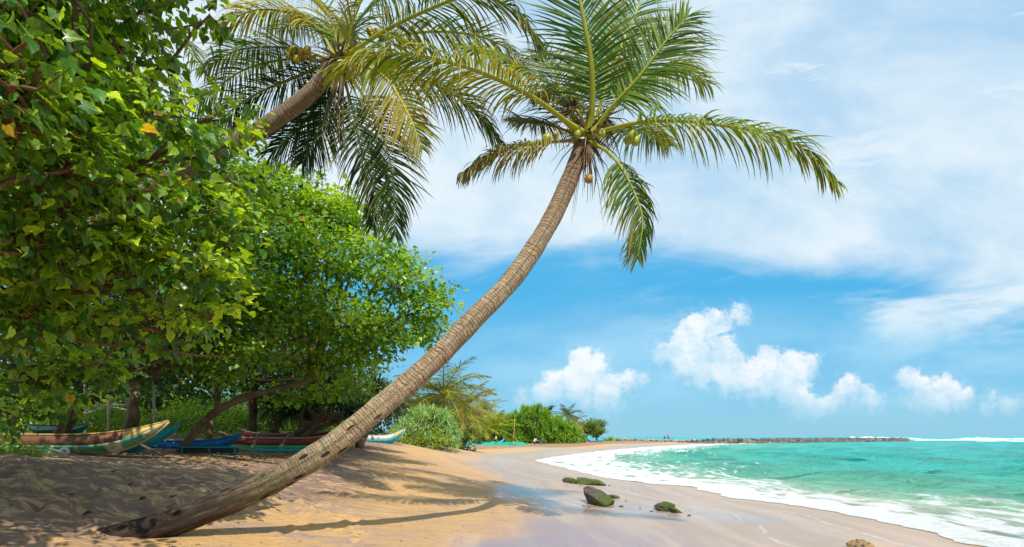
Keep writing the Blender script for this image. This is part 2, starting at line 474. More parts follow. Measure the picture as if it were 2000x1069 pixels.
def mat_palm_trunk():
    m, n, out = new_mat('coconut_bark')
    st = n.attr('st', 'Vector'); sx = n.sep(st)
    ang = n.m('MULTIPLY', sx[0], 6.28318)
    cx = n.m('COSINE', ang); cy = n.m('SINE', ang)
    L = sx[1]
    cyl = n.xyz(cx, cy, L)
    wob = n.m('MULTIPLY', n.m('SUBTRACT', n.noise(n.xyz(cx, cy, n.m('MULTIPLY', L, 2.6)), 1.3, 5, .65), .5), .11)
    rr = n.m('MULTIPLY', n.m('ADD', n.m('ADD', L, wob), n.m('MULTIPLY', n.noise(n.xyz(0, 0, n.m('MULTIPLY', L, 1.7)), 1.0, 3, .6), .5)), 19.0)
    rid = n.m('FLOOR', rr); fr = n.m('FRACT', rr)
    crack = n.rng(n.m('ABSOLUTE', n.m('SUBTRACT', fr, .5)), .34, .50)
    brk = n.rng(n.noise(n.xyz(n.m('MULTIPLY', cx, 1.6), n.m('MULTIPLY', cy, 1.6), n.m('MULTIPLY', L, 15)), 1.0, 5, .7), .34, .58)
    crack = n.m('MULTIPLY', n.m('MULTIPLY', crack, brk), n.m('MULTIPLY_ADD', n.rng(L, 2.2, 4.2), .75, .25))
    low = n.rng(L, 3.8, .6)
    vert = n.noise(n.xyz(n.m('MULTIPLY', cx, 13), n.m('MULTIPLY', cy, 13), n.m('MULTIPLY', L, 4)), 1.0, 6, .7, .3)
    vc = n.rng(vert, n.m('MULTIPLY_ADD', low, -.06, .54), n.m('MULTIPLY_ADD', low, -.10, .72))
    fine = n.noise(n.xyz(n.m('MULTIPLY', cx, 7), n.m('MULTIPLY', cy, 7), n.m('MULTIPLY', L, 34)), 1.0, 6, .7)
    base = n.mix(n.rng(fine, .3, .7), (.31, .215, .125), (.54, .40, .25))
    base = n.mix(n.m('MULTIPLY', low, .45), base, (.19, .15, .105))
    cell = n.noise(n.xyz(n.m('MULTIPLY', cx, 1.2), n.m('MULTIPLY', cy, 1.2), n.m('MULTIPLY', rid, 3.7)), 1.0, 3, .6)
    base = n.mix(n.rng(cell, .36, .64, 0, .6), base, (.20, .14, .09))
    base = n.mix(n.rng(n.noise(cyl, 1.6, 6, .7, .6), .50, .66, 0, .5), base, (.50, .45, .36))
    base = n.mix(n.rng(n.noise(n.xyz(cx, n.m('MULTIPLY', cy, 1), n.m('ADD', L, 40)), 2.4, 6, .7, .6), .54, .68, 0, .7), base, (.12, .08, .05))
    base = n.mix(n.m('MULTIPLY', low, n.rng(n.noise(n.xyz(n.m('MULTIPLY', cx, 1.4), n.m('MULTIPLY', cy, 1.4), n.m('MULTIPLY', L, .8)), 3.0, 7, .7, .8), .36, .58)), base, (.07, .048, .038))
    base = n.mix(n.m('MULTIPLY', n.rng(L, 4.4, 1.5), n.m('MULTIPLY_ADD', n.rng(n.noise(cyl, 2.4, 6, .7, .6), .36, .6), .40, .6)), base, (.045, .030, .024))  # charcoal base of the trunk, with canopy shade darkened into the bark colour
    moss = n.m('MULTIPLY', n.m('MULTIPLY', n.rng(L, 1.8, 2.8), n.rng(L, 5.2, 4.0)), n.rng(n.noise(cyl, 4.0, 7, .7, .4), .47, .60))
    top = n.rng(cy, -1, 1)
    base = n.mix(n.m('MULTIPLY', moss, .5), base, (.26, .30, .12))
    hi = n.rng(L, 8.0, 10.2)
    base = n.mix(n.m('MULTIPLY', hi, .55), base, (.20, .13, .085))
    dark = n.m('MAXIMUM', n.m('MULTIPLY', crack, .66), n.m('MULTIPLY', vc, n.m('MULTIPLY_ADD', low, .6, .25)))
    base = n.mix(dark, base, (.075, .045, .028))
    hole = n.m('MULTIPLY', n.rng(n.voro(n.xyz(n.m('MULTIPLY', cx, .8), n.m('MULTIPLY', cy, .8), n.m('MULTIPLY', L, 1.6)), 1.9), .26, .16), n.rng(L, 5.0, 4.2))
    base = n.mix(hole, base, (.03, .02, .015))
    h = n.m('SUBTRACT', n.m('ADD', n.m('MULTIPLY', fine, .35), n.m('MULTIPLY', vert, .3)), n.m('ADD', n.m('MULTIPLY', dark, .8), n.m('MULTIPLY', hole, 1.5)))
    finish(n, out, n.bsdf(base, .85, .25, n.bump(h, 1.0, .05))); return m


def mat_sand():
    m, n, out = new_mat('beach_sand')
    pos = n.n.new('ShaderNodeNewGeometry').outputs['Position']
    w = n.attr('wd'); s = n.attr('sd'); st = n.attr('st', 'Vector'); film = n.attr('film'); x, y, z = n.sep(pos)
    pn = n.noise(n.v('MULTIPLY', pos, (1, .55, 1)), .55, 5, .55, .6)
    wn = n.m('ADD', w, n.m('MULTIPLY', n.m('SUBTRACT', pn, .5), 3.2))
    wet = n.rng(wn, .7, -.7)
    stp = n.rng(n.noise(n.v('MULTIPLY', pos, (.5, 1.6, 1)), 1.9, 7, .65, 1.2), .52, .64)
    damp = n.rng(wn, 2.6, .2)
    grain = n.noise(pos, 130, 3, .7); g2 = n.noise(pos, 28, 4, .7)
    stn = n.xyz(n.m('MULTIPLY', n.sep(st)[0], .16), n.m('MULTIPLY', n.sep(st)[1], 1.3), 0)
    streak = n.noise(stn, 1.0, 6, .55, .3)
    patch = n.rng(n.noise(n.v('MULTIPLY', pos, (.55, 1.3, 1)), .8, 6, .6, .8), .47, .66)
    dry = n.mix(n.rng(g2, .3, .7), (.70, .42, .155), (.58, .36, .16))
    dry = n.mix(n.m('MULTIPLY', n.rng(grain, .42, .62), .45), dry, (.36, .23, .13))
    dry = n.mix(n.m('MULTIPLY', patch, .75), dry, (.37, .27, .23))
    dry = n.mix(n.m('MULTIPLY', stp, .70), dry, (.29, .20, .19))
    loose = n.rng(w, 3.0, 6.5)
    shade_grey = n.m('MULTIPLY', n.rng(n.noise(n.v('MULTIPLY', pos, (.8, 2.0, 1)), 2.2, 8, .72, .9),   .40, .53), n.rng(w, 2.8, 4.8))
    dry = n.mix(n.m('MULTIPLY', shade_grey, .86), n.mix(loose, dry, (.50, .34, .19)), (.19, .125, .115))  # tree shade put into the sand colour as dark grey-brown streaks over tan
    ws = n.rng(streak, .34, .66)
    wetc = n.mix(ws, (.47, .31, .20), (.35, .25, .18))
    far = n.rng(y, 22, 45)
    wetc = n.mix(n.m('MULTIPLY', far, .4), wetc, (.46, .37, .25))
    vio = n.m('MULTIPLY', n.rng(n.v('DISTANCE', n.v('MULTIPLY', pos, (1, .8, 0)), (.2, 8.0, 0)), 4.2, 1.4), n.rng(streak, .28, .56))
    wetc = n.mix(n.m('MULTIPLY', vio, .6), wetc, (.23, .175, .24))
    wetc = n.mix(n.m('MULTIPLY', n.m('MULTIPLY', film, .3), n.m('MULTIPLY_ADD', n.rng(streak, .35, .6), .6, .2)), wetc, (.16, .17, .25))  # water film: darker wet sand, with a bluish sky reflection in its colour
    col = n.mix(n.m('MULTIPLY', damp, .55), dry, n.mix(ws, (.55, .37, .22), (.40, .28, .22)))
    col = n.mix(wet, col, wetc)
    ln = n.m('SUBTRACT', s, n.m('ADD', 1.5, n.m('MULTIPLY', n.m('SUBTRACT', n.noise(n.xyz(n.m('MULTIPLY', n.sep(st)[0], .22), 0, 0), 1.0, 5, .55), .5), 3.4)))
    ln2 = n.m('SUBTRACT', s, n.m('ADD', 3.4, n.m('MULTIPLY', n.m('SUBTRACT', n.noise(n.xyz(n.m('MULTIPLY', n.sep(st)[0], .15), 9, 0), 1.0, 5, .55), .5), 5.0)))
    lines = n.m('MAXIMUM', n.rng(n.m('ABSOLUTE', ln), .10, .0), n.m('MULTIPLY', n.rng(n.m('ABSOLUTE', ln2), .07, .0), .7))
    lines = n.m('MULTIPLY', n.m('MULTIPLY', lines, wet), n.rng(n.noise(pos, 1.1, 5, .6), .40, .58))
    sheet = n.m('MULTIPLY', n.m('MULTIPLY', n.rng(ln, .5, -.3), wet), n.rng(n.noise(stn, 2.0, 5, .6, .5), .42, .6))
    col = n.mix(n.m('MULTIPLY', sheet, .45), col, (.50, .30, .15))
    col = n.mix(n.m('MULTIPLY', lines, .55), col, (.66, .66, .66))
    rough = n.m('SUBTRACT', n.m('MULTIPLY_ADD', wet, -.60, .88), n.m('MULTIPLY', n.m('MULTIPLY', film, wet), .17))
    rough = n.m('ADD', rough, n.m('MULTIPLY', n.m('MULTIPLY', ws, wet), .10))
    spec = n.m('MULTIPLY_ADD', wet, .35, .2)
    bd = n.m('MULTIPLY_ADD', wet, -.96, 1.0)
    h = n.m('MULTIPLY', n.m('ADD', n.m('MULTIPLY', grain, .25), n.m('ADD', n.m('MULTIPLY', g2, .5), n.m('MULTIPLY', n.noise(pos, 8, 5, .6, .4), 2.0))), bd)
    finish(n, out, n.bsdf(col, rough, spec, n.bump(h, .9, .045))); return m


def mat_water():
    m, n, out = new_mat('sea_water')
    pos = n.n.new('ShaderNodeNewGeometry').outputs['Position']
    s = n.attr('sd'); st = n.attr('st', 'Vector'); cr = n.attr('crest'); tx, sy, _ = n.sep(st); x, y, z = n.sep(pos)
    d = n.m('MULTIPLY', s, -1)
    uvw = n.xyz(n.m('MULTIPLY', tx, .38), sy, 0)
    lob = n.noise(n.xyz(n.m('MULTIPLY', tx, .33), 0, 0), 1.0, 4, .55)
    dd = n.m('ADD', d, n.m('MULTIPLY', n.m('SUBTRACT', lob, .5), 2.4))
    dd = n.m('ADD', dd, n.m('MULTIPLY', n.m('SUBTRACT', n.noise(pos, 3.0, 4, .6), .5), .35))
    # colour from the shallows outwards
    cn = n.noise(uvw, .16, 5, .6, .5)
    dc = n.m('MULTIPLY', n.m('ADD', d, n.m('MULTIPLY', n.m('SUBTRACT', cn, .5), 14)), .0125)
    col = n.ramp(dc, [(0.0, (.47, .50, .38)), (.07, (.28, .52, .34)), (.15, (.08, .50, .33)), (.30, (.014, .52, .42)), (.65, (.008, .46, .44)), (1.0, (.012, .41, .45))])
    pv = n.rng(n.noise(n.xyz(n.m('MULTIPLY', tx, .12), n.m('MULTIPLY', sy, .5), 4), 1.0, 6, .6, .6), .35, .68)
    col = n.mix(n.m('MULTIPLY', pv, .5), col, n.mix(.5, col, (.05, .45, .42), 'MULTIPLY'))
    col = n.mix(n.m('MULTIPLY', n.rng(cr, .02, .16), .5), col, (.01, .27, .19))
    # foam
    q = n.v('ADD', uvw, n.v('SCALE', n.noise(uvw, 1.3, 4, .6, 0, 1), None, .8))
    web = n.m('MULTIPLY_ADD', n.voro(q, 1.5, 'DISTANCE_TO_EDGE'), -2.0, 1.0)
    ns = n.noise(q, 1.1, 9, .68, .7); ns2 = n.noise(n.xyz(n.m('MULTIPLY', tx, .10), n.m('MULTIPLY', sy, .5), 2), 1.0, 5, .55, .4)
    f = n.m('ADD', n.m('MULTIPLY', web, .30), n.m('ADD', n.m('MULTIPLY', ns, .95), n.m('MULTIPLY', ns2, .6)))
    tipw = n.rng(y, 22, 45)
    w_in = n.m('MULTIPLY_ADD', tipw, 5.0, 5.0)
    cov = n.m('ADD', n.rng(dd, .0, 1.0, 0.0, .0), n.m('ADD', n.rng(dd, w_in, n.m('MULTIPLY', w_in, .25), 0, .25), n.rng(dd, n.m('MULTIPLY', w_in, 1.9), w_in, 0, .24)))
    cov = n.m('ADD', cov, n.rng(dd, 1.3, .2, 0, .24))
    cov = n.m('ADD', cov, n.m('MULTIPLY', n.rng(cr, .18, .42), .14))
    foam = n.rng(n.m('ADD', f, cov), 1.29, 1.47)
    caps = n.m('MULTIPLY', n.rng(n.noise(n.xyz(n.m('MULTIPLY', tx, .3), n.m('MULTIPLY', sy, .9), 8), .8, 8, .7, .5), .765, .80), n.rng(d, 10, 20))
    foam = n.m('MAXIMUM', foam, n.m('MULTIPLY', caps, .7))
    nearw = n.rng(dd, 6, .3)
    sandy = n.m('MULTIPLY', n.m('MULTIPLY', n.rng(n.noise(n.xyz(n.m('MULTIPLY', tx, .25), n.m('MULTIPLY', sy, .8), 5), 1.0, 4, .6), .58, .70), nearw), n.rng(y, 28, 20))
    fcol = n.mix(n.m('MULTIPLY', sandy, .8), (.76, .79, .80), (.60, .42, .26))
    b1 = n.noise(n.xyz(n.m('MULTIPLY', tx, .8), n.m('MULTIPLY', sy, 1.6), 0), 1.6, 7, .62, .5)
    b2 = n.noise(n.v('MULTIPLY', pos, (.45, 1, 1)), .7, 8, .65, .4)
    sc = n.rng(d, .5, 7)
    hh = n.m('MULTIPLY', n.m('ADD', n.m('MULTIPLY', b1, .45), n.m('MULTIPLY', b2, 1.0)), sc)
    nm = n.bump(hh, 1.0, 1.3)
    wat = n.bsdf(col, .25, .14, nm)
    fm = n.bsdf(fcol, .8, .2, n.bump(n.noise(n.v('MULTIPLY', pos, (.6, 1, 1)), 5, 8, .75, .8), 1.0, .14))
    tr = n.n.new('ShaderNodeBsdfTransparent')
    gl = n.n.new('ShaderNodeBsdfGlossy'); gl.inputs['Roughness'].default_value = .12
    shallow = n.mixs(.12, tr.outputs[0], gl.outputs[0])
    op = n.rng(dd, .1, 4.0, .25, 1)
    body = n.mixs(op, shallow, wat)
    body = n.mixs(foam, body, fm)
    finish(n, out, n.mixs(n.rng(dd, -.02, .05), tr.outputs[0], body)); return m


def mat_foam():
    m, n, out = new_mat('white_surf')
    pos = n.n.new('ShaderNodeNewGeometry').outputs['Position']
    f = n.noise(n.v('MULTIPLY', pos, (.3, .3, 1)), 1.2, 7, .7, .4)
    finish(n, out, n.bsdf(n.mix(n.rng(f, .50, .66), (.78, .80, .81), (.20, .50, .48)), .8, .2, n.bump(f, .8, .4))); return m


def mat_rock(name, moss=.6, sandy=False):
    m, n, out = new_mat(name)
    tc = n.n.new('ShaderNodeTexCoord').outputs['Object']; g = n.n.new('ShaderNodeNewGeometry')
    x, y, z = n.sep(tc)
    c = n.mix(n.rng(n.noise(tc, 5, 8, .65, .3), .35, .66), (.17, .145, .125), (.06, .05, .046))
    mk_ = n.m('ADD', n.noise(tc, 3.4, 6, .65, .3), n.m('MULTIPLY', x, .25))
    mm = n.rng(mk_, .60 - moss * .3, .68 - moss * .3)
    mc = n.mix(n.rng(n.noise(tc, 17, 6, .7), .38, .62), (.010, .035, .010), (.15, .22, .015))
    c = n.mix(mm, c, mc)
    if sandy: c = n.mix(n.rng(n.noise(tc, 3.0, 4, .6), .42, .52), c, (.62, .40, .18))
    finish(n, out, n.bsdf(c, .62, .45, n.bump(n.noise(tc, 26, 8, .75), 1.0, .05))); return m


def mat_stone(name, c1, c2):
    m, n, out = new_mat(name)
    tc = n.n.new('ShaderNodeTexCoord').outputs['Object']; oi = n.n.new('ShaderNodeObjectInfo').outputs['Random']
    c = n.mix(n.rng(n.noise(tc, 2.5, 6, .6), .35, .65), c1, c2)
    c = n.mix(n.rng(oi, .75, 1, 0, .5, False), c, (.34, .27, .20))
    c = n.mix(n.rng(oi, .35, 0, 0, .6, False), c, (.05, .05, .052))
    finish(n, out, n.bsdf(c, .85, .25, n.bump(n.noise(tc, 6, 6, .7), .8, .15))); return m


M = dict(
    leaf=mat_foliage('broad_leaf', .33, .40, .6), frond=mat_foliage('palm_leaflet', .46, .24, .28),
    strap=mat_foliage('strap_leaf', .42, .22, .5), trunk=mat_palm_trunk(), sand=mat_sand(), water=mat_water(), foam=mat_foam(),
    bark=mat_bark('brown_bark', (.17, .105, .06), (.08, .05, .032), (.24, .17, .10)),
    twig=mat_bark('twig_bark', (.18, .085, .045), (.27, .15, .085), (.08, .05, .035)),
    fiber=mat_bark('dry_fibre', (.22, .14, .08), (.09, .055, .035), (.40, .28, .15), scale=20),
    coco=mat_simple('green_coconut', (.35, .38, .03), .4, .5, .3, 9), cocoy=mat_simple('yellow_coconut', (.44, .30, .015), .4, .5, .3, 9),
    cocob=mat_simple('brown_coconut', (.42, .22, .05), .5, .4, .4, 14),
    rockm=mat_rock('mossy_rock', 1.0), rockg=mat_rock('grey_rock', .42), rocks=mat_rock('sandy_rock', .5, True),
    stone=mat_stone('rubble_stone', (.09, .085, .085), (.17, .155, .14)), stonew=mat_stone('pale_rubble', (.50, .38, .24), (.34, .27, .20)),
)

# ------------------------------------------------------------------ ground and sea
def polar(fr, nd, nc, r0, r1, q1, r2, q2, fine=None):
    a = np.concatenate([np.linspace(-fr, fr, nd), np.linspace(fr, 2 * np.pi - fr, nc)[1:]])[:-1]
    rr = [r0]
    while rr[-1] < r1: rr.append(rr[-1] * (q1 if not (fine and 7.5 < rr[-1] < 24) else fine))
    while rr[-1] < r2: rr.append(rr[-1] * q2)
    rr = np.array(rr); A, RR = np.meshgrid(a, rr)
    X = np.sin(A) * RR; Y = np.cos(A) * RR; k = len(a); m = len(rr)
    i = np.arange(m - 1)[:, None] * k; j = np.arange(k)[None, :]; j2 = (j + 1) % k
    F = np.stack([i + j, i + k + j, i + k + j2, i + j2], -1).reshape(-1, 4)[:, ::-1]
    return X.ravel(), Y.ravel(), F, k


def build_ground():
    X, Y, F, k = polar(R(42), 860, 70, 1.5, 70, 1.0085, 9000, 1.05, 1.0036)
    S, T = polydist(X, Y, SH); W, _ = polydist(X, Y, WL)
    Z = gz(X, Y, S, W)
    FL = np.array([[-3.2, 31], zpt(895, 930, .42), zpt(1000, 966, .3), zpt(1120, 985, .2), zpt(1260, 1000, .12), zpt(1420, 1015, .05)])
    fd, _ = polydist(X, Y, catmull(FL, 30))
    wid = .45 + .9 * np.exp(-((Y - 17.5) / 4.5) ** 2)
    film = np.exp(-(fd / wid) ** 2) + .25 * np.exp(-((fd + 1.2) / .35) ** 2)
    c = np.array([[0, 0, g1(0.0, 0.0)]]); n0 = len(X)
    V = np.vstack([np.column_stack([X, Y, Z]), c])
    jj = np.arange(k); fan = np.column_stack([np.full(k, n0), jj, (jj + 1) % k])
    F2 = np.vstack([F, np.column_stack([fan, fan[:, 2]])])[:len(F)]
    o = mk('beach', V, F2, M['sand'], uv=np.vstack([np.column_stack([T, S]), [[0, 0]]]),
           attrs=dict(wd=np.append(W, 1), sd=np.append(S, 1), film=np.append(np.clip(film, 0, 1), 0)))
    tag(o, kind='structure')


def build_sea():
    X, Y, F, k = polar(R(46), 760, 90, 4, 110, 1.0075, 9500, 1.035)
    S, T = polydist(X, Y, SH)
    keep = (S[F] < 2.2).any(1); F = F[keep]
    idx = np.unique(F); mp = np.full(len(X), -1); mp[idx] = np.arange(len(idx)); F = mp[F]; X, Y, S, T = X[idx], Y[idx], S[idx], T[idx]
    d = -S
    far = 1 - smooth(np.hypot(X, Y), 150, 400)
    ph = d / 8.5 + 1.6 * vnoise(T, d * .3, 26, 1) + .5 * vnoise(T, d, 7, 2)
    sw = np.sin(2 * np.pi * ph); sw = np.sign(sw) * np.abs(sw) ** 1.0
    sw = np.maximum(sw, -.35)
    amp = .22 * smooth(d, 3, 14) * (.35 + 1.3 * np.clip(vnoise(T, d, 22, 3) + .5, 0, 1))
    chop = (.17 * vnoise(X, Y, 1.3, 4) + .10 * vnoise(X, Y, .55, 5) + .30 * vnoise(X * .5, Y, 3.2, 7)) * smooth(d, 1.5, 10)
    w = (sw * amp + chop) * far
    br = .16 * np.exp(-((d - 5.2 - 2.4 * vnoise(T, d * 0, 9, 8)) / .7) ** 2) + .10 * np.exp(-((d - 2.6 - 1.6 * vnoise(T, d * 0, 6, 9)) / .45) ** 2)
    br *= .6 + .8 * vnoise(T, d, 1.2, 10) + .3
    foamy = .05 * vnoise(X, Y, .4, 12) * (1 - smooth(d, 6, 10)) * smooth(d, .3, 1.5)
    Zg = gz(X, Y, S)
    Z = np.maximum(w, Zg + .012) * 1.0
    Z = np.where(d > -.3, np.maximum(Z, w), Z) + (br + foamy) * smooth(d, .4, 2) * far
    o = mk('sea', np.column_stack([X, Y, Z]), F, M['water'], uv=np.column_stack([T, S]), attrs=dict(sd=S, crest=np.clip(w, 0, 1)))
    tag(o, kind='structure')
    # lines of surf breaking offshore
    for q, (pa, pb, D, h, wd) in enumerate([(1775, 2010, 290, .7, 7), (1870, 2300, 380, 1.9, 9), (1925, 2300, 235, .35, 3), (1640, 1790, 420, 1.5, 8), (2020, 2500, 300, .9, 8)]):
        n = 170; mcs = 14
        xa = (pa - 1000) / FPX * D; xb = (pb - 1000) / FPX * D
        tt = np.linspace(0, 1, n); xs = xa + (xb - xa) * tt; ys = D + 14 * np.sin(tt * 2.5 + q) + 7 * vnoise(xs, xs * 0, 20, q)
        env = np.minimum(1, np.minimum(tt, 1 - tt) * 7) * (.45 + .9 * np.clip(vnoise(xs, xs * 0, 15, 3 + q) + .5, 0, 1)) * (.8 + .5 * vnoise(xs, xs * 0, 2.0, 9 + q))
        V = []
        for k2 in range(mcs):
            a = k2 / (mcs - 1); prof = math.sin(math.pi * a) ** .8
            V.append(np.column_stack([xs + 1.0 * vnoise(xs, ys + a * 9, 2.2, 5), ys + (a - .5) * wd, -.1 + h * env * prof * (1 + .35 * vnoise(xs, xs * 0 + a * 20, 1.8, 6))]))
        V = np.vstack(V); i = np.arange(mcs - 1)[:, None] * n; j = np.arange(n - 1)[None, :]
        Fq = np.stack([i + j, i + j + 1, i + n + j + 1, i + n + j], -1).reshape(-1, 4)
        tag(mk('surf', V, Fq, M['foam']), kind='structure')


build_ground()
build_sea()

# ------------------------------------------------------------------ foliage builders
def unit(v): return v / (np.linalg.norm(v, axis=-1, keepdims=True) + 1e-9)


_rim = [(.06,-.02,.02),(.26,-.12,.03),(.44,.02,.03),(.50,.20,.10),(.46,.38,.05),(.37,.56,.10),(.23,.74,.02),(.11,.90,-.04),(0,1.06,-.18)]
_rim = _rim + [(-a, b, c) for a, b, c in _rim[-2::-1]]
LEAF_BIG = (np.array([(0, .10, -.03)] + _rim), np.array([(0, k, k + 1) for k in range(1, len(_rim))]))
LEAF_MID = (np.array([(0,0,0),(-.46,.30,.12),(0,1.0,-.12),(.46,.30,.12)]), np.array([(0,2,1),(0,3,2)]))
LEAF_OVAL = (np.array([(0,0,0),(-.24,.45,.08),(-.14,.85,.02),(0,1.0,-.05),(.14,.85,.02),(.24,.45,.08)]), np.array([(0,3,1),(1,3,2),(0,5,3),(5,4,3)]))


def scatter(tmpl, pos, ydir, ndir, size, col):
    """place a leaf template at each pos; ydir = tip direction, ndir = leaf normal"""
    Vt, Ft = tmpl; n = len(pos); k = len(Vt)
    y = unit(ydir); zv = unit(ndir - y * (ndir * y).sum(-1, keepdims=True)); x = np.cross(y, zv)
    wv = Vt[None, :, 0, None] * x[:, None] + Vt[None, :, 1, None] * y[:, None] + Vt[None, :, 2, None] * zv[:, None]
    V = pos[:, None] + wv * size[:, None, None]
    F = (Ft[None] + (np.arange(n) * k)[:, None, None]).reshape(-1, Ft.shape[1])
    cv = np.repeat(col[:, None], k, axis=1)
    if k == 18:      # paler margin and yellowish tip of the big leaves
        rim = np.array([.10] + [.1, .0, .35, .65, .0, .65, .0, .5, .3, .5, .0, .65, .0, .65, .35, .0, .1])[None, :, None]
        cv = cv * (1 + rim) + np.clip(rim, 0, 1) * np.array([.05, .05, .0])
    return V.reshape(-1, 3), F, cv.reshape(-1, 3)


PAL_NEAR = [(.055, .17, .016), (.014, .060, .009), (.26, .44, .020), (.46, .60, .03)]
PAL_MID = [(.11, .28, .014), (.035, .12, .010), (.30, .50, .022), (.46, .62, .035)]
PAL_DARK = [(.030, .095, .014), (.014, .05, .010), (.06, .16, .018), (.14, .27, .02)]  # dark greens; on the left trees canopy shade is put into the leaf colour


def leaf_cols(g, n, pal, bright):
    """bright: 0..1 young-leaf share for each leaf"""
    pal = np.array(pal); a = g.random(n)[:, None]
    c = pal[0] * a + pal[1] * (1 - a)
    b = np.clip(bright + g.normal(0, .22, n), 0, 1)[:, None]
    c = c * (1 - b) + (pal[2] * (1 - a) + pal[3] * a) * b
    old = g.random(n) < .006
    c[old] = (.45, .30, .03)
    return c


def crown(name, parent, lobes, per_m2, size, pal, seed, tmpl=LEAF_MID, leaves=14, spread=.28, squash=.72, mat='leaf', twigs=None, hang=.35, shell=.6, flat=.45):
    g = np.random.default_rng(seed); P_, Dr = [], []
    for (c, r) in lobes:
        n = max(3, int(per_m2 * r * r * 4))
        d = unit(g.normal(size=(n, 3)) + np.array([0, 0, .12]))
        # uneven outline: each lobe bulges by a low-frequency function of direction
        wv = 1 + .20 * np.sin(d[:, 0] * 5 + seed) * np.cos(d[:, 2] * 6 + r * 3) + .12 * np.sin(d[:, 1] * 9 + c[0])
        rad = r * (shell + (1 - shell) * g.random(n) ** .6) * wv
        P_.append(np.array(c) + d * rad[:, None] * np.array([1, 1, squash])); Dr.append(d)
    Pc = np.vstack(P_); Dc = np.vstack(Dr); nc = len(Pc)
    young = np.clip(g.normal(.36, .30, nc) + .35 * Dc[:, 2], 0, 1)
    L = leaves; pos = np.repeat(Pc, L, 0); out = np.repeat(Dc, L, 0); n = len(pos)
    off = g.normal(size=(n, 3)) * spread * np.array([1, 1, flat]); pos = pos + off
    yd = unit(out * .7 + unit(off) * .6 + g.normal(size=(n, 3)) * .45 - np.array([0, 0, hang]))
    nd = np.array([0, 0, 1.0]) * .75 + out * .45 + g.normal(size=(n, 3)) * .42
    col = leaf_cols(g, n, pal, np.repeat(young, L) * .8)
    V, F, Cc = scatter(tmpl, pos, yd, nd, size * (.45 + .95 * g.random(n) ** 1.3), col)
    o = mk(name, V, F, M[mat], parent, col=Cc)
    if twigs:
        mb = MB(); hub = np.array([c for c, r in lobes]); step = max(1, nc // twigs)
        for i in range(0, nc, step):
            a = hub[np.argmin(((hub - Pc[i]) ** 2).sum(1))] + g.normal(size=3) * .1
            b = Pc[i]; ln = np.linalg.norm(b - a); m1 = a * .65 + b * .35 + g.normal(size=3) * .10 * ln; m2 = a * .3 + b * .7 + g.normal(size=3) * .07 * ln
            w = .014 + .013 * ln
            mb.tube(catmull([a, m1, m2, b], 7), np.linspace(w, .004, 7), 4, False)
        mb.build('twigs', M['twig'], parent, world=True)
    return o


def limbs(name, parent, paths, mat='bark', k=9, n=22, wob=.05, seed=1):
    mb = MB(); g = np.random.default_rng(seed)
    for pts, r0, r1 in paths:
        c = catmull(pts, n); tt = np.linspace(0, 1, n)
        c[1:-1] += g.normal(size=(n - 2, 3)) * wob * r0 * 2
        rr = r0 + (r1 - r0) * tt ** .8; rr = rr * (1 + .08 * g.normal(size=n)); rr[0] *= 1.25
        mb.tube(c, rr, k)
    return mb.build(name, M[mat], parent, world=True)


def lob(*rows): return [(P(a, b, D), r) for (a, b, D, r) in rows]


def broad_tree(name, label, base, lobes, trunk_pts, r0, size, pal, seed, per=9, tmpl=LEAF_MID, leaves=14, spread=.28, group=None, twigs=60, squash=.72, nlimb=None, shell=.6):
    t = thing(name, label, 'tree', base, 0, group)
    paths = [(trunk_pts, r0, r0 * .55)]
    limbs('trunk', t, paths, seed=seed)
    top = np.array(trunk_pts[-1]); start = np.array(trunk_pts[-2]); g = np.random.default_rng(seed + 50)
    lp = []
    for (c, r) in lobes[:nlimb]:
        a = np.array(trunk_pts[g.integers(max(1, len(trunk_pts) - 2), len(trunk_pts))]); c = np.array(c)
        mid = a * .5 + c * .5 + np.array([0, 0, -.08 * np.linalg.norm(c - a)]) + g.normal(size=3) * .12
        lp.append(([a, mid, c], r0 * .38, .025))
    for q, one in enumerate(lp): limbs('branch', t, [one], k=6, n=12, seed=seed + 1 + q)
    crown('crown', t, lobes, per, size, pal, seed, tmpl, leaves, spread, squash, twigs=twigs, shell=shell)
    return t


# ---- coconut fronds
GREEN = (.050, .145, .010); LIME = (.15, .27, .014); YEL = (.42, .33, .015); DRY = (.36, .22, .10); DK = (.028, .075, .012); GRY = (.13, .17, .06)


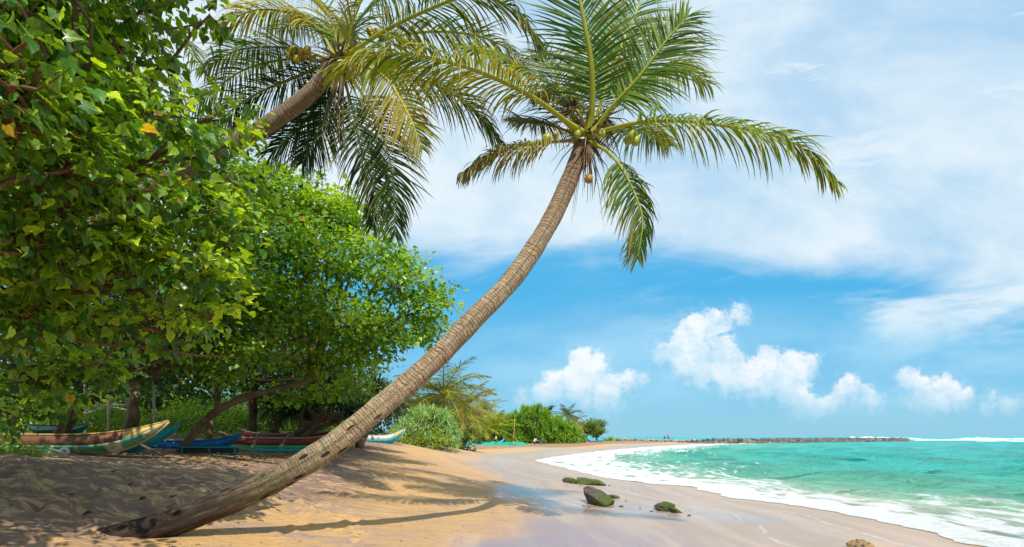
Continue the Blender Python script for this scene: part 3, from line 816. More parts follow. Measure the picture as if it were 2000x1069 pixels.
def frond(parent, pts, L=1.0, droop=.6, c1=GREEN, c2=LIME, tip=YEL, tipamt=.35, nl=105, seed=0, start=.2, side=None, width=.05, rw=.045, cr=None, lift=.15, fold=None, rnd=1.0, name='frond', lr=(1, 1), ld=(1, 1)):
    g = np.random.default_rng(seed + 900); width *= .60; L *= 1.15; nl = int(nl * .88)
    c = catmull([P(*q) for q in pts], 60); n = len(c)
    T = unit(np.gradient(c, axis=0)); Lc = np.concatenate([[0], np.cumsum(np.linalg.norm(np.diff(c, axis=0), axis=1))]); tot = Lc[-1]
    up = np.array([0, 0, 1.0]) if side is None else np.array(side, float)
    Sd = np.cross(T, up); Sd = unit(Sd)
    for i in range(1, n):
        if (Sd[i] * Sd[i - 1]).sum() < 0: Sd[i] *= -1
    for _ in range(6): Sd[1:-1] = unit(Sd[:-2] + Sd[1:-1] + Sd[2:])
    Nn = np.cross(Sd, T); Nn = np.where((Nn[:, 2:3] < 0) & (side is None), -Nn, Nn)
    # rachis
    rr = rw * (1 - np.linspace(0, 1, n)) ** .7 + .005
    rr[:6] *= np.linspace(2.0, 1.1, 6)
    V, F, U = tube_geo(c, rr, 7, True, .6)
    rc = np.tile(np.array(cr if cr is not None else (.34, .36, .04)), (len(V), 1))
    # leaflets
    s = start * tot + (tot - start * tot) * (np.arange(nl) + .5) / nl; ts = (s / tot - start) / (1 - start)
    stalk = mk(name, V, F, M['frond'], parent, col=rc)
    VV, FF, CC = [], [], []; off = 0
    K = 7; u = np.linspace(0, 1, K)
    for sg in (-1, 1):
        sj = s + g.normal(0, .006, nl) * tot / 4
        ip = lambda A: np.stack([np.interp(sj, Lc, A[:, q]) for q in range(3)], 1)
        p, t_, sd, nn = ip(c), unit(ip(T)), unit(ip(Sd)), unit(ip(Nn))
        prof = np.clip(np.sin(np.pi * np.clip(.13 + .80 * ts, 0, 1)) ** .55, .12, 1) * (1 - .35 * ts)
        ll = L * (lr[0] if sg < 0 else lr[1]) * prof * (1 + .14 * g.normal(size=nl) * rnd)
        ang = R(72) - R(42) * ts + g.normal(0, .07 * rnd, nl)
        d0 = t_ * np.cos(ang)[:, None] + sd * sg * np.sin(ang)[:, None] + nn * (lift + .05 * g.normal(size=nl))[:, None]
        d0 = unit(d0 + g.normal(size=(nl, 3)) * .05 * rnd)
        dr = droop * (ld[0] if sg < 0 else ld[1]) * (1 + .35 * g.normal(size=nl) * rnd)
        dr = np.clip(dr, .02, 2.2)
        # clumps of leaflets fall together
        dr *= 1 + .35 * np.sin(sj * 5.3 + seed) * rnd
        q = np.zeros((nl, K, 3)); cur = p.copy(); dcur = d0.copy(); q[:, 0] = cur
        for k in range(1, K):
            dcur = unit(dcur + np.array([0, 0, -1.0]) * (dr * 1.6 / (K - 1) * (u[k] * 1.5 + .1))[:, None])
            cur = cur + dcur * (ll / (K - 1))[:, None]; q[:, k] = cur
        wv = unit(t_ * .9 + nn * .35 * g.normal(size=(nl, 1)))[:, None] * np.ones((1, K, 1))
        tang = unit(np.gradient(q, axis=1)); wv = unit(wv - tang * (wv * tang).sum(-1, keepdims=True))
        wp = width * np.array([.45, .95, 1.0, .92, .75, .45, .04]) * .5
        split = (g.random(nl) < .03)
        A = q - wv * wp[None, :, None]; B = q + wv * wp[None, :, None]
        Vl = np.stack([A, B], 2).reshape(nl, K * 2, 3)
        Fl = []
        for k in range(K - 1): Fl.append((2 * k, 2 * k + 1, 2 * k + 3, 2 * k + 2))
        Fl = (np.array(Fl)[None] + (np.arange(nl) * K * 2)[:, None, None]).reshape(-1, 4) + off
        m1 = np.clip(g.random(nl) * .8 + .25 * np.sin(sj * 3.1 + seed * 2), 0, 1)[:, None, None]
        cb = np.array(c1) * (1 - m1) + np.array(c2) * m1
        tm = np.clip(tipamt * (u[None, :, None] * 1.3 - .15) + tipamt * .5 * g.normal(size=(nl, 1, 1)), 0, 1)
        cl = cb * (1 - tm) + np.array(tip) * tm
        br = np.clip((u[None, :, None] - .90) * 10, 0, 1) * (g.random((nl, 1, 1)) < .5)
        cl = cl * (1 - br) + np.array(DRY) * br
        cl = np.repeat(cl[:, :, None], 2, 2).reshape(-1, 3)
        VV.append(Vl.reshape(-1, 3)); FF.append(Fl); CC.append(cl); off += nl * K * 2
    lf = mk('leaflets', np.vstack(VV), np.vstack(FF), M['frond'], None, col=np.vstack(CC) * .86)
    lf.parent = stalk; return stalk


def palm_trunk(parent, pts, r0, r1, n=260, k=28, seed=0, flare=1.25):
    c = catmull(pts, n); g = np.random.default_rng(seed)
    Lc = np.concatenate([[0], np.cumsum(np.linalg.norm(np.diff(c, axis=0), axis=1))]); tt = Lc / Lc[-1]
    r = r0 + (r1 - r0) * tt ** .75
    ph = Lc * 19.0 + .5 * np.sin(Lc * 3)
    r = r * (1 + .028 * (np.abs(np.sin(np.pi * ph))) + .02 * np.sin(Lc * 4.1) + .02 * np.sin(Lc * 9.7 + 1))
    r = r * (1 + (flare - 1) * np.exp(-Lc / .9)) * (1 - .0 * tt)
    V, F, U = tube_geo(c, r, k, True)
    # irregular section
    th = U[:, 0] * 2 * np.pi; ring = np.repeat(np.arange(n), k); cc = c[ring]
    w = 1 + .035 * np.sin(th[:n * k] * 3 + Lc[ring] * 1.3) + .025 * vnoise(th[:n * k] * 3, Lc[ring] * 6, 1, 3)
    V[:n * k] = cc + (V[:n * k] - cc) * w[:, None]
    return mk('trunk', V, F, M['trunk'], parent, uv=U)


def coconut(parent, p, r, mat, seed=0):
    bm = bmesh.new(); bmesh.ops.create_icosphere(bm, subdivisions=3, radius=r)
    for v in bm.verts:
        z = v.co.z / r; v.co.x *= 1 - .12 * z; v.co.y *= 1 - .12 * z; v.co.z *= 1.22
        a = math.atan2(v.co.y, v.co.x); f = 1 + .05 * math.cos(3 * a + seed); v.co.x *= f; v.co.y *= f
    me = bpy.data.meshes.new('coconut'); bm.to_mesh(me); bm.free(); me.shade_smooth(); me.materials.append(mat)
    o = bpy.data.objects.new('coconut', me); COL.objects.link(o); o.location = tuple(p)
    o.rotation_euler = (.5 * math.sin(seed), .5 * math.cos(seed * 2), seed)
    o.parent = parent; o.matrix_parent_inverse = parent.matrix_basis.inverted(); return o


def fibres(parent, centre, n, rad, seed, name='dead_sheath', length=.6, down=.2, axis=(.3, 0, 1)):
    g = np.random.default_rng(seed); mb = MB(); ax = unit(np.array(axis, float))
    for i in range(n):
        d = unit(g.normal(size=3) + ax * .6); a = centre + d * rad * .4; l = length * (.4 + g.random() * .8)
        b = a + d * l * .6 + np.array([0, 0, -down * l]); c = b + d * l * .4 + np.array([0, 0, -down * l * 1.6])
        mb.tube([a, b, c], [.018 + .02 * g.random(), .014, .003], 4, False, flatten=.4)
    return mb.build(name, M['fiber'], parent, world=True)


# ------------------------------------------------------------------ main leaning coconut palm
def main_palm():
    base = P(235, 1056, 9.0); base[2] -= .28
    g0 = G(262, 1050)
    t = thing('coconut_palm', 'tall coconut palm leaning right across the beach on a curved bare trunk', 'palm tree', g0)
    tr = [P(150, 1075, 8.75), P(290, 1036, 9.0), P(380, 1005, 9.15), P(520, 945, 9.4), P(640, 876, 9.65), P(740, 798, 9.9), P(840, 712, 10.2), P(920, 628, 10.45),
          P(1000, 545, 10.75), P(1062, 455, 11.05), P(1103, 375, 11.3), P(1140, 282, 11.5)]
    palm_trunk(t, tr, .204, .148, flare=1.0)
    cD = 11.5
    def f(pts, **k):
        k.setdefault('seed', len(t.children)); frond(t, pts, **k)
    # upright young fronds
    f([(1150, 262, 11.45), (1157, 200, 11.2), (1154, 120, 10.9), (1142, 50, 10.7), (1128, -20, 10.6), (1105, -110, 10.7)], L=1.05, droop=.22, c1=(.035, .10, .012), c2=GREEN, tipamt=.22, side=(0, -1, .25), lift=-.05, rw=.06, start=.16)
    f([(1160, 262, 11.6), (1180, 180, 11.7), (1212, 95, 11.9), (1248, 10, 12.1), (1275, -70, 12.3)], L=1.0, droop=.28, c1=GREEN, c2=(.12, .26, .02), tipamt=.15, side=(0, -1, .3), lift=.05, cr=(.55, .52, .06), rw=.05)
    f([(1158, 262, 11.3), (1190, 215, 11.1), (1245, 155, 10.9), (1300, 82, 10.8), (1345, 30, 10.8)], L=1.05, droop=.45, c1=(.04, .11, .012), c2=LIME, tipamt=.2, side=(-.2, -1, .4), lift=.0, rw=.058, start=.25)
    # behind upright
    f([(1160, 255, 12.0), (1178, 180, 12.4), (1188, 100, 12.9), (1190, 20, 13.3)], L=1.05, droop=.25, c1=LIME, c2=(.22, .36, .03), tipamt=.1, side=(0, -1, .3), cr=(.5, .5, .06))
    f([(1160, 262, 11.9), (1210, 200, 12.3), (1270, 150, 12.8), (1330, 135, 13.1), (1385, 165, 13.3)], L=1.15, droop=.95, c1=GREEN, c2=LIME, tipamt=.3)
    # right long arch
    f([(1150, 268, 11.4), (1185, 254, 11.2), (1250, 240, 10.9), (1330, 237, 10.6), (1420, 247, 10.35), (1500, 262, 10.2), (1570, 292, 10.1), (1632, 356, 10.05)], L=.98, droop=1.15, c1=GREEN, c2=LIME, tip=YEL, tipamt=.45, rw=.055, start=.2, nl=120)
    # left long arch carrying yellow leaflets
    f([(1136, 262, 11.3), (1085, 222, 10.9), (1030, 184, 10.5), (950, 146, 10.1), (877, 122, 9.8), (792, 105, 9.6), (725, 110, 9.5), (655, 138, 9.5)], L=1.0, droop=.95, c1=GREEN, c2=(.25, .30, .02), tip=YEL, tipamt=.62, rw=.055, start=.27, nl=125)
    # second left arch, pale green
    f([(1128, 240, 11.6), (1094, 182, 11.6), (1046, 148, 11.5), (976, 113, 11.4), (906, 92, 11.3)], L=.95, droop=.75, c1=(.09, .20, .04), c2=(.20, .30, .06), tip=YEL, tipamt=.35, start=.12, side=(.2, -.6, 1))
    # low left, browning
    f([(1126, 274, 11.4), (1085, 277, 11.2), (1030, 283, 11.0), (965, 300, 10.8), (905, 336, 10.7)], L=.78, droop=1.2, c1=(.06, .13, .015), c2=(.26, .27, .02), tip=DRY, tipamt=.5, cr=(.36, .24, .05), start=.2, rw=.045)
    f([(1122, 262, 11.9), (1080, 247, 12.3), (1035, 240, 12.7), (1000, 236, 12.9)], L=.75, droop=.7, c1=DK, c2=GREEN, tip=DRY, tipamt=.3, start=.15)
    # lower right, hanging
    f([(1158, 280, 11.3), (1185, 296, 11.1), (1212, 325, 10.95), (1238, 375, 10.85), (1255, 430, 10.8), (1246, 505, 10.8)], L=.98, droop=.75, c1=GREEN, c2=DK, tip=YEL, tipamt=.3, start=.27, side=(.3, -1, .2), rw=.05, lr=(.55, 1.0), ld=(2.2, 1))
    # behind right, low
    f([(1160, 268, 11.9), (1210, 256, 12.5), (1262, 262, 13.1), (1305, 285, 13.5)], L=.95, droop=1.0, c1=GREEN, c2=LIME, tip=YEL, tipamt=.3, start=.15)
    f([(1140, 262, 12.0), (1110, 215, 12.6), (1085, 150, 13.0), (1050, 100, 13.4)], L=1.0, droop=.6, c1=DK, c2=GREEN, tipamt=.2, start=.15, side=(0, -1, .6))
    f([(1146, 250, 11.6), (1120, 205, 11.9), (1092, 178, 12.2), (1040, 190, 12.5)], L=.6, droop=.9, c1=GREEN, c2=YEL, tip=DRY, tipamt=.6, start=.2)
    c0 = P(1146, 262, 11.45)
    fibres(t, c0, 70, .35, 5, length=.62)
    fibres(t, P(1180, 232, 11.5), 26, .2, 6, length=.5, name='flower_stalk', axis=(1, 0, .8))
    fibres(t, P(1120, 215, 11.6), 26, .2, 7, length=.5, name='flower_stalk', axis=(-1, 0, .9))
    fibres(t, P(1148, 290, 11.3), 26, .2, 8, length=.45, name='dead_sheath', down=.8, axis=(0, 0, -.5))
    for i, (px, py, D, r, m) in enumerate([(1068, 272, 10.95, .085, 'coco'), (1237, 264, 11.0, .08, 'coco'), (1241, 274, 10.95, .085, 'coco'), (1228, 274, 11.2, .07, 'coco'),
                                            (1150, 349, 11.1, .075, 'cocob'), (1085, 262, 11.3, .05, 'cocoy'), (1128, 262, 11.1, .06, 'coco'), (1176, 262, 11.15, .06, 'coco')]):
        coconut(t, P(px, py, D), r, M[m], i + 1)
    mb = MB()
    mb.tube([P(1158, 284, 11.25), P(1161, 310, 11.2), P(1164, 345, 11.2), P(1160, 382, 11.2)], [.01, .02, .045, .004], 6, True, flatten=.35)
    mb.tube([P(1152, 284, 11.25), P(1150, 315, 11.2), P(1141, 335, 11.2)], [.012, .03, .003], 6, True, flatten=.35)
    mb.tube([P(1156, 284, 11.25), P(1155, 318, 11.15), P(1150, 342, 11.1)], .008, 5)
    mb.build('dry_spathe', M['fiber'], t, world=True)


def second_palm():
    b = P(-120, 880, 17); b[2] = g1(b[0], b[1])
    t = thing('coconut_palm', 'coconut palm with yellow coconuts whose trunk rises out of the leafy trees at left', 'palm tree', b)
    tr = [b - np.array([0, 0, .3]), P(-60, 700, 16.6), P(60, 540, 15.6), P(210, 420, 14.6), P(360, 335, 13.7), P(485, 266, 13.1), P(550, 226, 12.9), P(605, 182, 12.7), P(652, 130, 12.6)]
    palm_trunk(t, tr, .25, .155, seed=3)
    def f(pts, **k):
        k.setdefault('seed', 40 + len(t.children)); frond(t, pts, **k)
    f([(655, 112, 12.7), (625, 62, 12.9), (575, 28, 13.1), (500, 20, 13.2), (425, 52, 13.2)], L=1.0, droop=1.1, c1=LIME, c2=YEL, tip=(.5, .36, .03), tipamt=.6, start=.2)
    f([(650, 118, 12.8), (590, 100, 13.2), (530, 92, 13.5), (460, 100, 13.7), (395, 135, 13.8)], L=1.05, droop=1.0, c1=GREEN, c2=LIME, tip=YEL, tipamt=.4, start=.2)
    f([(662, 108, 12.8), (650, 50, 13.1), (625, 5, 13.3), (590, -30, 13.5)], L=1.0, droop=1.0, c1=LIME, c2=YEL, tip=YEL, tipamt=.5, start=.15)
    f([(668, 108, 12.7), (690, 40, 12.7), (705, -5, 12.8), (700, -70, 12.9)], L=1.1, droop=1.1, c1=LIME, c2=YEL, tip=DRY, tipamt=.4, start=.12)
    f([(675, 112, 12.5), (745, 64, 12.3), (835, 20, 12.1), (910, -6, 12.0), (980, 5, 11.9), (1022, 40, 11.8), (1052, 92, 11.8)], L=1.1, droop=.85, c1=DK, c2=GREEN, tip=YEL, tipamt=.45, start=.2, rw=.05)
    f([(672, 112, 12.9), (700, 40, 13.4), (760, -10, 13.8), (850, -30, 14.2)], L=1.15, droop=.9, c1=GREEN, c2=LIME, tip=YEL, tipamt=.3, start=.15)
    f([(680, 118, 12.8), (760, 75, 13.1), (850, 62, 13.4), (930, 70, 13.6), (985, 92, 13.7), (1030, 130, 13.8)], L=1.15, droop=1.0, c1=GRY, c2=GREEN, tip=YEL, tipamt=.15, start=.15)
    f([(672, 125, 12.4), (722, 132, 12.1), (762, 162, 11.8), (800, 228, 11.6), (826, 292, 11.5)], L=.95, droop=.55, c1=LIME, c2=YEL, tip=DRY, tipamt=.5, start=.2, side=(-.5, -1, .4), cr=(.6, .5, .04))
    f([(675, 125, 12.7), (760, 140, 12.8), (849, 166, 12.9), (925, 212, 13.0), (975, 278, 13.1)], L=1.1, droop=.85, c1=DK, c2=GREEN, tip=YEL, tipamt=.25, start=.2)
    f([(670, 135, 12.6), (705, 180, 12.5), (742, 250, 12.4), (766, 340, 12.4), (772, 462, 12.4)], L=1.0, droop=.7, c1=DK, c2=GREEN, tip=YEL, tipamt=.12, start=.2, side=(0, -1, .3))
    f([(664, 135, 12.8), (685, 200, 13.0), (705, 290, 13.1), (735, 380, 13.2), (728, 440, 13.2)], L=1.0, droop=.8, c1=DK, c2=(.04, .09, .015), tip=DRY, tipamt=.12, start=.15, side=(.3, -1, .2))
    f([(658, 130, 13.4), (622, 200, 14.0), (580, 255, 14.3), (530, 300, 14.5)], L=1.1, droop=.7, c1=DK, c2=DK, tip=GREEN, tipamt=.2, start=.12, side=(.3, -1, .4))
    f([(648, 120, 13.4), (580, 150, 13.9), (490, 190, 13.9), (410, 250, 14.2)], L=1.15, droop=.8, c1=DK, c2=DK, tip=GREEN, tipamt=.2, start=.12)
    f([(650, 125, 13.2), (570, 115, 14.0), (470, 140, 14.6), (380, 210, 15)], L=1.2, droop=.8, c1=DK, c2=GREEN, tip=YEL, tipamt=.2, start=.12)
    f([(662, 138, 13.4), (645, 200, 13.9), (622, 260, 14.2), (590, 320, 14.4)], L=1.0, droop=.6, c1=DK, c2=DK, tip=GREEN, tipamt=.1, start=.12, side=(.2, -1, .2))
    f([(660, 110, 13.2), (640, 60, 14.0), (600, 40, 14.8), (540, 60, 15.4)], L=1.2, droop=.8, c1=DK, c2=GREEN, tipamt=.2, start=.12)
    fibres(t, P(662, 118, 12.55), 60, .35, 15, length=.6)
    fibres(t, P(668, 140, 12.7), 22, .18, 16, length=.6, down=1.0, name='dead_sheath', axis=(0, 0, -.4))
    g = np.random.default_rng(4)
    for i, (px, py) in enumerate([(566, 108), (580, 116), (594, 110), (600, 98), (588, 102), (572, 98), (722, 60), (735, 64), (728, 70), (744, 68), (610, 112)]):
        coconut(t, P(px, py, 12.85 + .2 * g.random()), .075, M['cocoy'], i + 3)
    mb = MB()
    mb.tube([P(668, 132, 12.4), P(668, 160, 12.3), P(664, 190, 12.3), P(655, 212, 12.3)], [.03, .09, .06, .004], 6, True, flatten=.3)
    mb.tube([P(655, 132, 12.4), P(652, 165, 12.3), P(648, 185, 12.3)], [.03, .07, .004], 6, True, flatten=.3)
    mb.build('dry_spathe', M['fiber'], t, world=True)


def third_palm():
    """fronds of a palm glimpsed behind the near tree, top left"""
    b = P(-60, 870, 19); b[2] = g1(b[0], b[1])
    t = thing('coconut_palm', 'coconut palm mostly hidden behind the leafy branches in the upper left corner', 'palm tree', b)
    top = (215, 30, 16.5)
    palm_trunk(t, [b - np.array([0, 0, .3]), P(-30, 600, 18.5), P(60, 300, 17.5), P(150, 120, 16.8), P(*top)], .24, .15, seed=5, n=150, k=16)
    for i, q in enumerate([[(215, 30), (150, 0), (90, 20), (40, 80)], [(215, 30), (170, 40), (130, 100), (110, 180)], [(215, 30), (240, 100), (262, 180), (268, 260)],
                           [(215, 30), (290, 30), (350, 70), (395, 140)], [(215, 30), (260, -40), (330, -60), (410, -20)], [(215, 30), (200, -60), (150, -120), (80, -130)],
                           [(215, 30), (290, 60), (330, 130), (345, 215)]]):
        frond(t, [(a, b_, 16.5 - .35 * k * (1 if i % 2 else -.6)) for k, (a, b_) in enumerate(q)], L=1.1, droop=.85, c1=DK, c2=GREEN, tip=YEL, tipamt=.25, seed=70 + i, start=.12, nl=80)


main_palm(); second_palm(); third_palm()


# ------------------------------------------------------------------ broad-leaved trees at left
def near_tree():
    b = P(-330, 880, 9.5); b[2] = g1(b[0], b[1])
    lobes = lob((40,60,7.2,1.3),(130,0,8,.9),(300,5,8.6,.6),(410,30,9,.4),(30,220,6.6,1.0),(170,190,7.2,.7),(290,235,7.6,.62),(390,262,8.2,.48),
                (110,330,7,.95),(260,380,7.8,.95),(390,420,8.3,.75),(450,350,8.6,.45),(60,470,7.4,1.1),(230,500,8,1.0),(370,540,8.4,.85),(440,470,8.6,.5),
                (420,620,8.8,.5),(320,640,9,.8),(150,620,8.8,1.1),(20,620,8,1.0),(445,205,8.9,.22),(470,240,9,.22),(440,290,8.8,.3),(330,120,8.8,.28),
                (230,110,8.0,.30),(440,560,8.8,.4),(60,740,10,1.0),(180,720,10,.7),(20,810,11.5,.6),(130,790,12,.5),
                (-200,100,7,2.2),(-250,420,7,2.0),(-100,-200,7,2.2),(180,-260,7.5,1.8),(-250,-400,6,2.4),(120,-500,7,1.8),(-550,0,5,2.4),(350,-190,8.5,1.0))
    lobes += [(np.array(q[:3]), q[3]) for q in [(-7.5, 3, 9.4, 1.3), (-5.2, 2.6, 9.6, 1.1), (-3.9, 4.2, 9.8, .9), (-8.6, 6, 9.6, 1.4), (-5.6, 5.6, 9.6, 1.2), (-3.3, 6.0, 10, .8), (-6.6, 8.4, 9.8, 1.1), (-9, 9.4, 9.8, 1.4), (-4.4, 8.6, 10.4, .7), (-10, 3, 9, 1.8), (-7.4, .6, 9, 1.5), (-4.6, .9, 9.4, .9)]]
    t = thing('beach_hibiscus', 'near tree with big heart-shaped leaves whose branches reach in from the left edge', 'tree', b)
    limbs('trunk', t, [([b - np.array([0, 0, .3]), P(-330, 700, 9.3), P(-260, 560, 8.8)], .32, .24)], seed=2)
    hub = P(-260, 560, 8.8); g = np.random.default_rng(5); lp = []
    for (c, r) in lobes:
        c = np.array(c); mid = hub * .5 + c * .5 + np.array([0, 0, .15]) + g.normal(size=3) * .25
        lp.append(([hub, mid, c], .07, .018))
    for a, b2 in [((-200, 420, 8), (430, 560, 8.7)), ((-200, 160, 7.5), (460, 300, 8.7)), ((-150, 600, 8.4), (470, 700, 9)), ((-100, 300, 7.2), (420, 230, 8.3)), ((-60, 120, 7.4), (400, 40, 9))]:
        p, q = P(*a), P(*b2); lp.append(([p, p * .66 + q * .34 + g.normal(size=3) * .12, p * .33 + q * .67 + g.normal(size=3) * .12, q], .05, .01))
    for q, one in enumerate(lp): limbs('branch', t, [one], mat='twig', k=6, n=16, seed=6 + q, wob=.15)
    crown('crown', t, lobes, 6.9, .122, PAL_NEAR, 21, LEAF_BIG, 15, .20, .48, twigs=700, hang=.55, shell=.1, flat=.38)
    # small yellow fruits are part of the tree
    return t


def tree(name, label, base, lobes, trunk, r0, **k):
    b = np.array(base); return broad_tree(name, label, b, lobes, [b - np.array([0, 0, .25])] + [np.array(q) for q in trunk], r0, **k)


near_tree()

bA = G(338, 886)
tree('sea_hibiscus', 'round-crowned green tree on a long slanting trunk beside the blue boat', P(338, 888, 19), lob(
    (560,405,20,1.35),(640,425,20,1.2),(700,500,20,1.35),(785,560,20,1.2),(838,600,20,.75),(600,520,19,1.7),(500,450,18,1.6),(520,620,18,1.5),(650,620,19,1.6),
    (755,650,20,1.1),(835,650,20.5,.7),(450,560,17,1.3),(705,700,20,.85),(600,715,20,.8),(500,365,19,1.0),(800,515,21,.6),(690,425,21,.7),(480,690,17.5,.9),
    (590,360,20.5,.6),(650,380,21,.5),(850,570,20.5,.4),(540,340,20,.6),(440,740,18,.55),(560,770,20.6,.55),(640,770,21,.6),(700,760,21,.6),(350,700,17.5,.7)),
    [P(395, 828, 19.1), P(455, 785, 19.2), P(530, 762, 19.5), P(610, 735, 20), P(640, 640, 20)], .135, size=.15, pal=PAL_MID, seed=31, per=8.5, leaves=27, spread=.25, twigs=160, shell=.5, squash=.48)
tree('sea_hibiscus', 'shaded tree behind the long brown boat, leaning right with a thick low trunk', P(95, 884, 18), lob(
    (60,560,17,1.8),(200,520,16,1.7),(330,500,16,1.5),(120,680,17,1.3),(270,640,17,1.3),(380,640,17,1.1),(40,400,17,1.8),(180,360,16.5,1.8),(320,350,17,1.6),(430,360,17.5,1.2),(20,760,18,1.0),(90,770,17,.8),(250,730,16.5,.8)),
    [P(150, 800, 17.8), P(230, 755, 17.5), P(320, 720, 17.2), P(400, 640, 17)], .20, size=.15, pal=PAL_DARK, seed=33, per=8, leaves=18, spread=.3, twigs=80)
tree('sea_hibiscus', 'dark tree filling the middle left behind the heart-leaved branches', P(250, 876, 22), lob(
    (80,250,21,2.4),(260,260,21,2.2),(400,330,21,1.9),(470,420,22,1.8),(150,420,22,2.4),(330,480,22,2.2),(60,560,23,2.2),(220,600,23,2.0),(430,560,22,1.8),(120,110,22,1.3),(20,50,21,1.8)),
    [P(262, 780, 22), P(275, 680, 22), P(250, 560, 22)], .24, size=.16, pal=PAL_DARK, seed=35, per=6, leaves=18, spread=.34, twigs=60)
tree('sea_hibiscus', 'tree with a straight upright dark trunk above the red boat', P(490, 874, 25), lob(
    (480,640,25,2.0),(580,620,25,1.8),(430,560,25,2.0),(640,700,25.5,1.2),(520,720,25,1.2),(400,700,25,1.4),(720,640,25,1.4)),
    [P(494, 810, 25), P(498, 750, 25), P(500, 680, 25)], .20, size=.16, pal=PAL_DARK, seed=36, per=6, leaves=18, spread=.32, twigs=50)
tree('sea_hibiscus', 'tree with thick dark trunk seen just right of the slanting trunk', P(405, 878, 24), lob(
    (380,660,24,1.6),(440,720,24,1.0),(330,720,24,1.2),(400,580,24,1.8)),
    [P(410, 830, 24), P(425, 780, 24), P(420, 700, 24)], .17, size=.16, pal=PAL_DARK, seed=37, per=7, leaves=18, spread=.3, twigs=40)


# ---- tree casting shade from outside the left edge (its shadow lies on the sand)
bS = np.array([-12.5, 6.5, 0]); bS[2] = g1(-12.5, 6.5)
tree('sea_hibiscus', 'spreading tree outside the left edge that shades the sand', bS, [((-9.5, 10.0, 6.6), 1.7), ((-7.4, 9.0, 7.2), 1.4), ((-8.3, 12.0, 7.0), 1.5), ((-6.6, 11.2, 7.6), 1.1), ((-11, 8, 7.4), 2.0), ((-9.5, 6.5, 7.8), 1.8), ((-13, 10, 6.5), 2.2), ((-7.8, 6.8, 7.4), 1.3)],
     [np.array([-12.0, 7.0, 3.5]), np.array([-11, 8, 5.5]), np.array([-10, 8.6, 6.4])], .3, size=.17, pal=PAL_NEAR, seed=39, per=6, leaves=16, spread=.3, twigs=60)


# ---- far wood and shrubs under the trees
def wood():
    g = np.random.default_rng(77); lobes = []
    for i in range(210):
        px = g.uniform(-900, 650); D = g.uniform(31, 44)
        top = np.interp(px, [-900, 400, 700, 830], [9.0, 8.5, 5.5, 3.0])
        z = 1.2 + (top - 1.2) * g.random() ** 1.4; x = (px - 1000) / FPX * D
        lobes.append((np.array([x, D, z]), g.uniform(1.3, 2.4)))
    for i in range(46):
        px = g.uniform(835, 1000); D = g.uniform(128, 150); z = g.uniform(.6, np.interp(px, [835, 900, 1000], [10, 7, 5.5]))
        lobes.append((np.array([(px - 1000) / FPX * D, D, z]), g.uniform(1.6, 2.4)))
    for i in range(60):
        px = g.uniform(670, 900); D = g.uniform(58, 66); z = g.uniform(.8, np.interp(px, [770, 850, 900], [6.6, 4.6, 2.6]))
        lobes.append((np.array([(px - 1000) / FPX * D, D, z]), g.uniform(.9, 1.4)))
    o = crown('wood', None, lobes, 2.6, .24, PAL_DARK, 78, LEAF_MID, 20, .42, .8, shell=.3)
    tag(o, kind='stuff')
    lobes = []
    for i in range(110):
        px = g.uniform(-250, 690); D = g.uniform(26, 30)
        z = np.interp(px, [-250, 800], [1.9, 1.7]) + g.uniform(-.2, 1.6) * (1 if px < 700 else .4); lobes.append((np.array([(px - 1000) / FPX * D, D, z]), g.uniform(.4, .8)))
    o = crown('undergrowth', None, lobes, 12, .13, PAL_MID, 79, LEAF_OVAL, 18, .2, .8, shell=.3)
    tag(o, kind='stuff')
wood()


# ------------------------------------------------------------------ pandanus (screw pine)
def rosettes(name, parent, heads, seed, c1, c2, L=1.0, n=34, w=.05, droop=.9, mat='strap'):
    """heads: list of (pos, axis, scale)"""
    g = np.random.default_rng(seed); VV, FF, CC = [], [], []; off = 0; K = 6; u = np.linspace(0, 1, K)
    for (p, ax, sc) in heads:
        ax = unit(np.array(ax, float)); d = unit(g.normal(size=(n, 3)) + ax * 1.1); d = unit(d + ax * .5)
        ll = L * sc * (.55 + .6 * g.random(n)); q = np.zeros((n, K, 3)); cur = np.repeat(np.array(p)[None], n, 0); q[:, 0] = cur; dc = d.copy(); dr = droop * (.5 + g.random(n))
        for k in range(1, K):
            dc = unit(dc + np.array([0, 0, -1.0]) * (dr * u[k] * .42)[:, None]); cur = cur + dc * (ll / (K - 1))[:, None]; q[:, k] = cur
        sd = unit(np.cross(d, np.array([0, 0, 1.0])) + 1e-4)[:, None] * np.ones((1, K, 1)); nn = np.cross(sd, unit(np.gradient(q, axis=1)))
        wp = (w * sc * np.array([.8, 1, .9, .7, .4, .03]) * .5)[None, :, None]
        V = np.stack([q - sd * wp + nn * wp * .5, q, q + sd * wp + nn * wp * .5], 2).reshape(n, K * 3, 3)
        F = []
        for k in range(K - 1): F += [(3*k, 3*k+1, 3*k+4, 3*k+3), (3*k+1, 3*k+2, 3*k+5, 3*k+4)]
        F = (np.array(F)[None] + (np.arange(n) * K * 3)[:, None, None]).reshape(-1, 4) + off
        m = g.random((n, 1)); c = np.array(c1) * m + np.array(c2) * (1 - m); dead = g.random(n) < .05; c[dead] = (.30, .22, .09)
        VV.append(V.reshape(-1, 3)); FF.append(F); CC.append(np.repeat(c, K * 3, 0)); off += n * K * 3
    return mk(name, np.vstack(VV), np.vstack(FF), M[mat], parent, col=np.vstack(CC))


def mound_heads(g, c, rx, ry, rz, n, sc=1.0):
    out = []
    for _ in range(n):
        d = unit(g.normal(size=3)); d[2] = abs(d[2]) * .9 + .02; d = unit(d); k = .72 + .28 * g.random()
        out.append((c + d * np.array([rx, ry, rz]) * k, d + np.array([0, 0, .35]), sc * (.75 + .5 * g.random())))
    return out


g = np.random.default_rng(91)
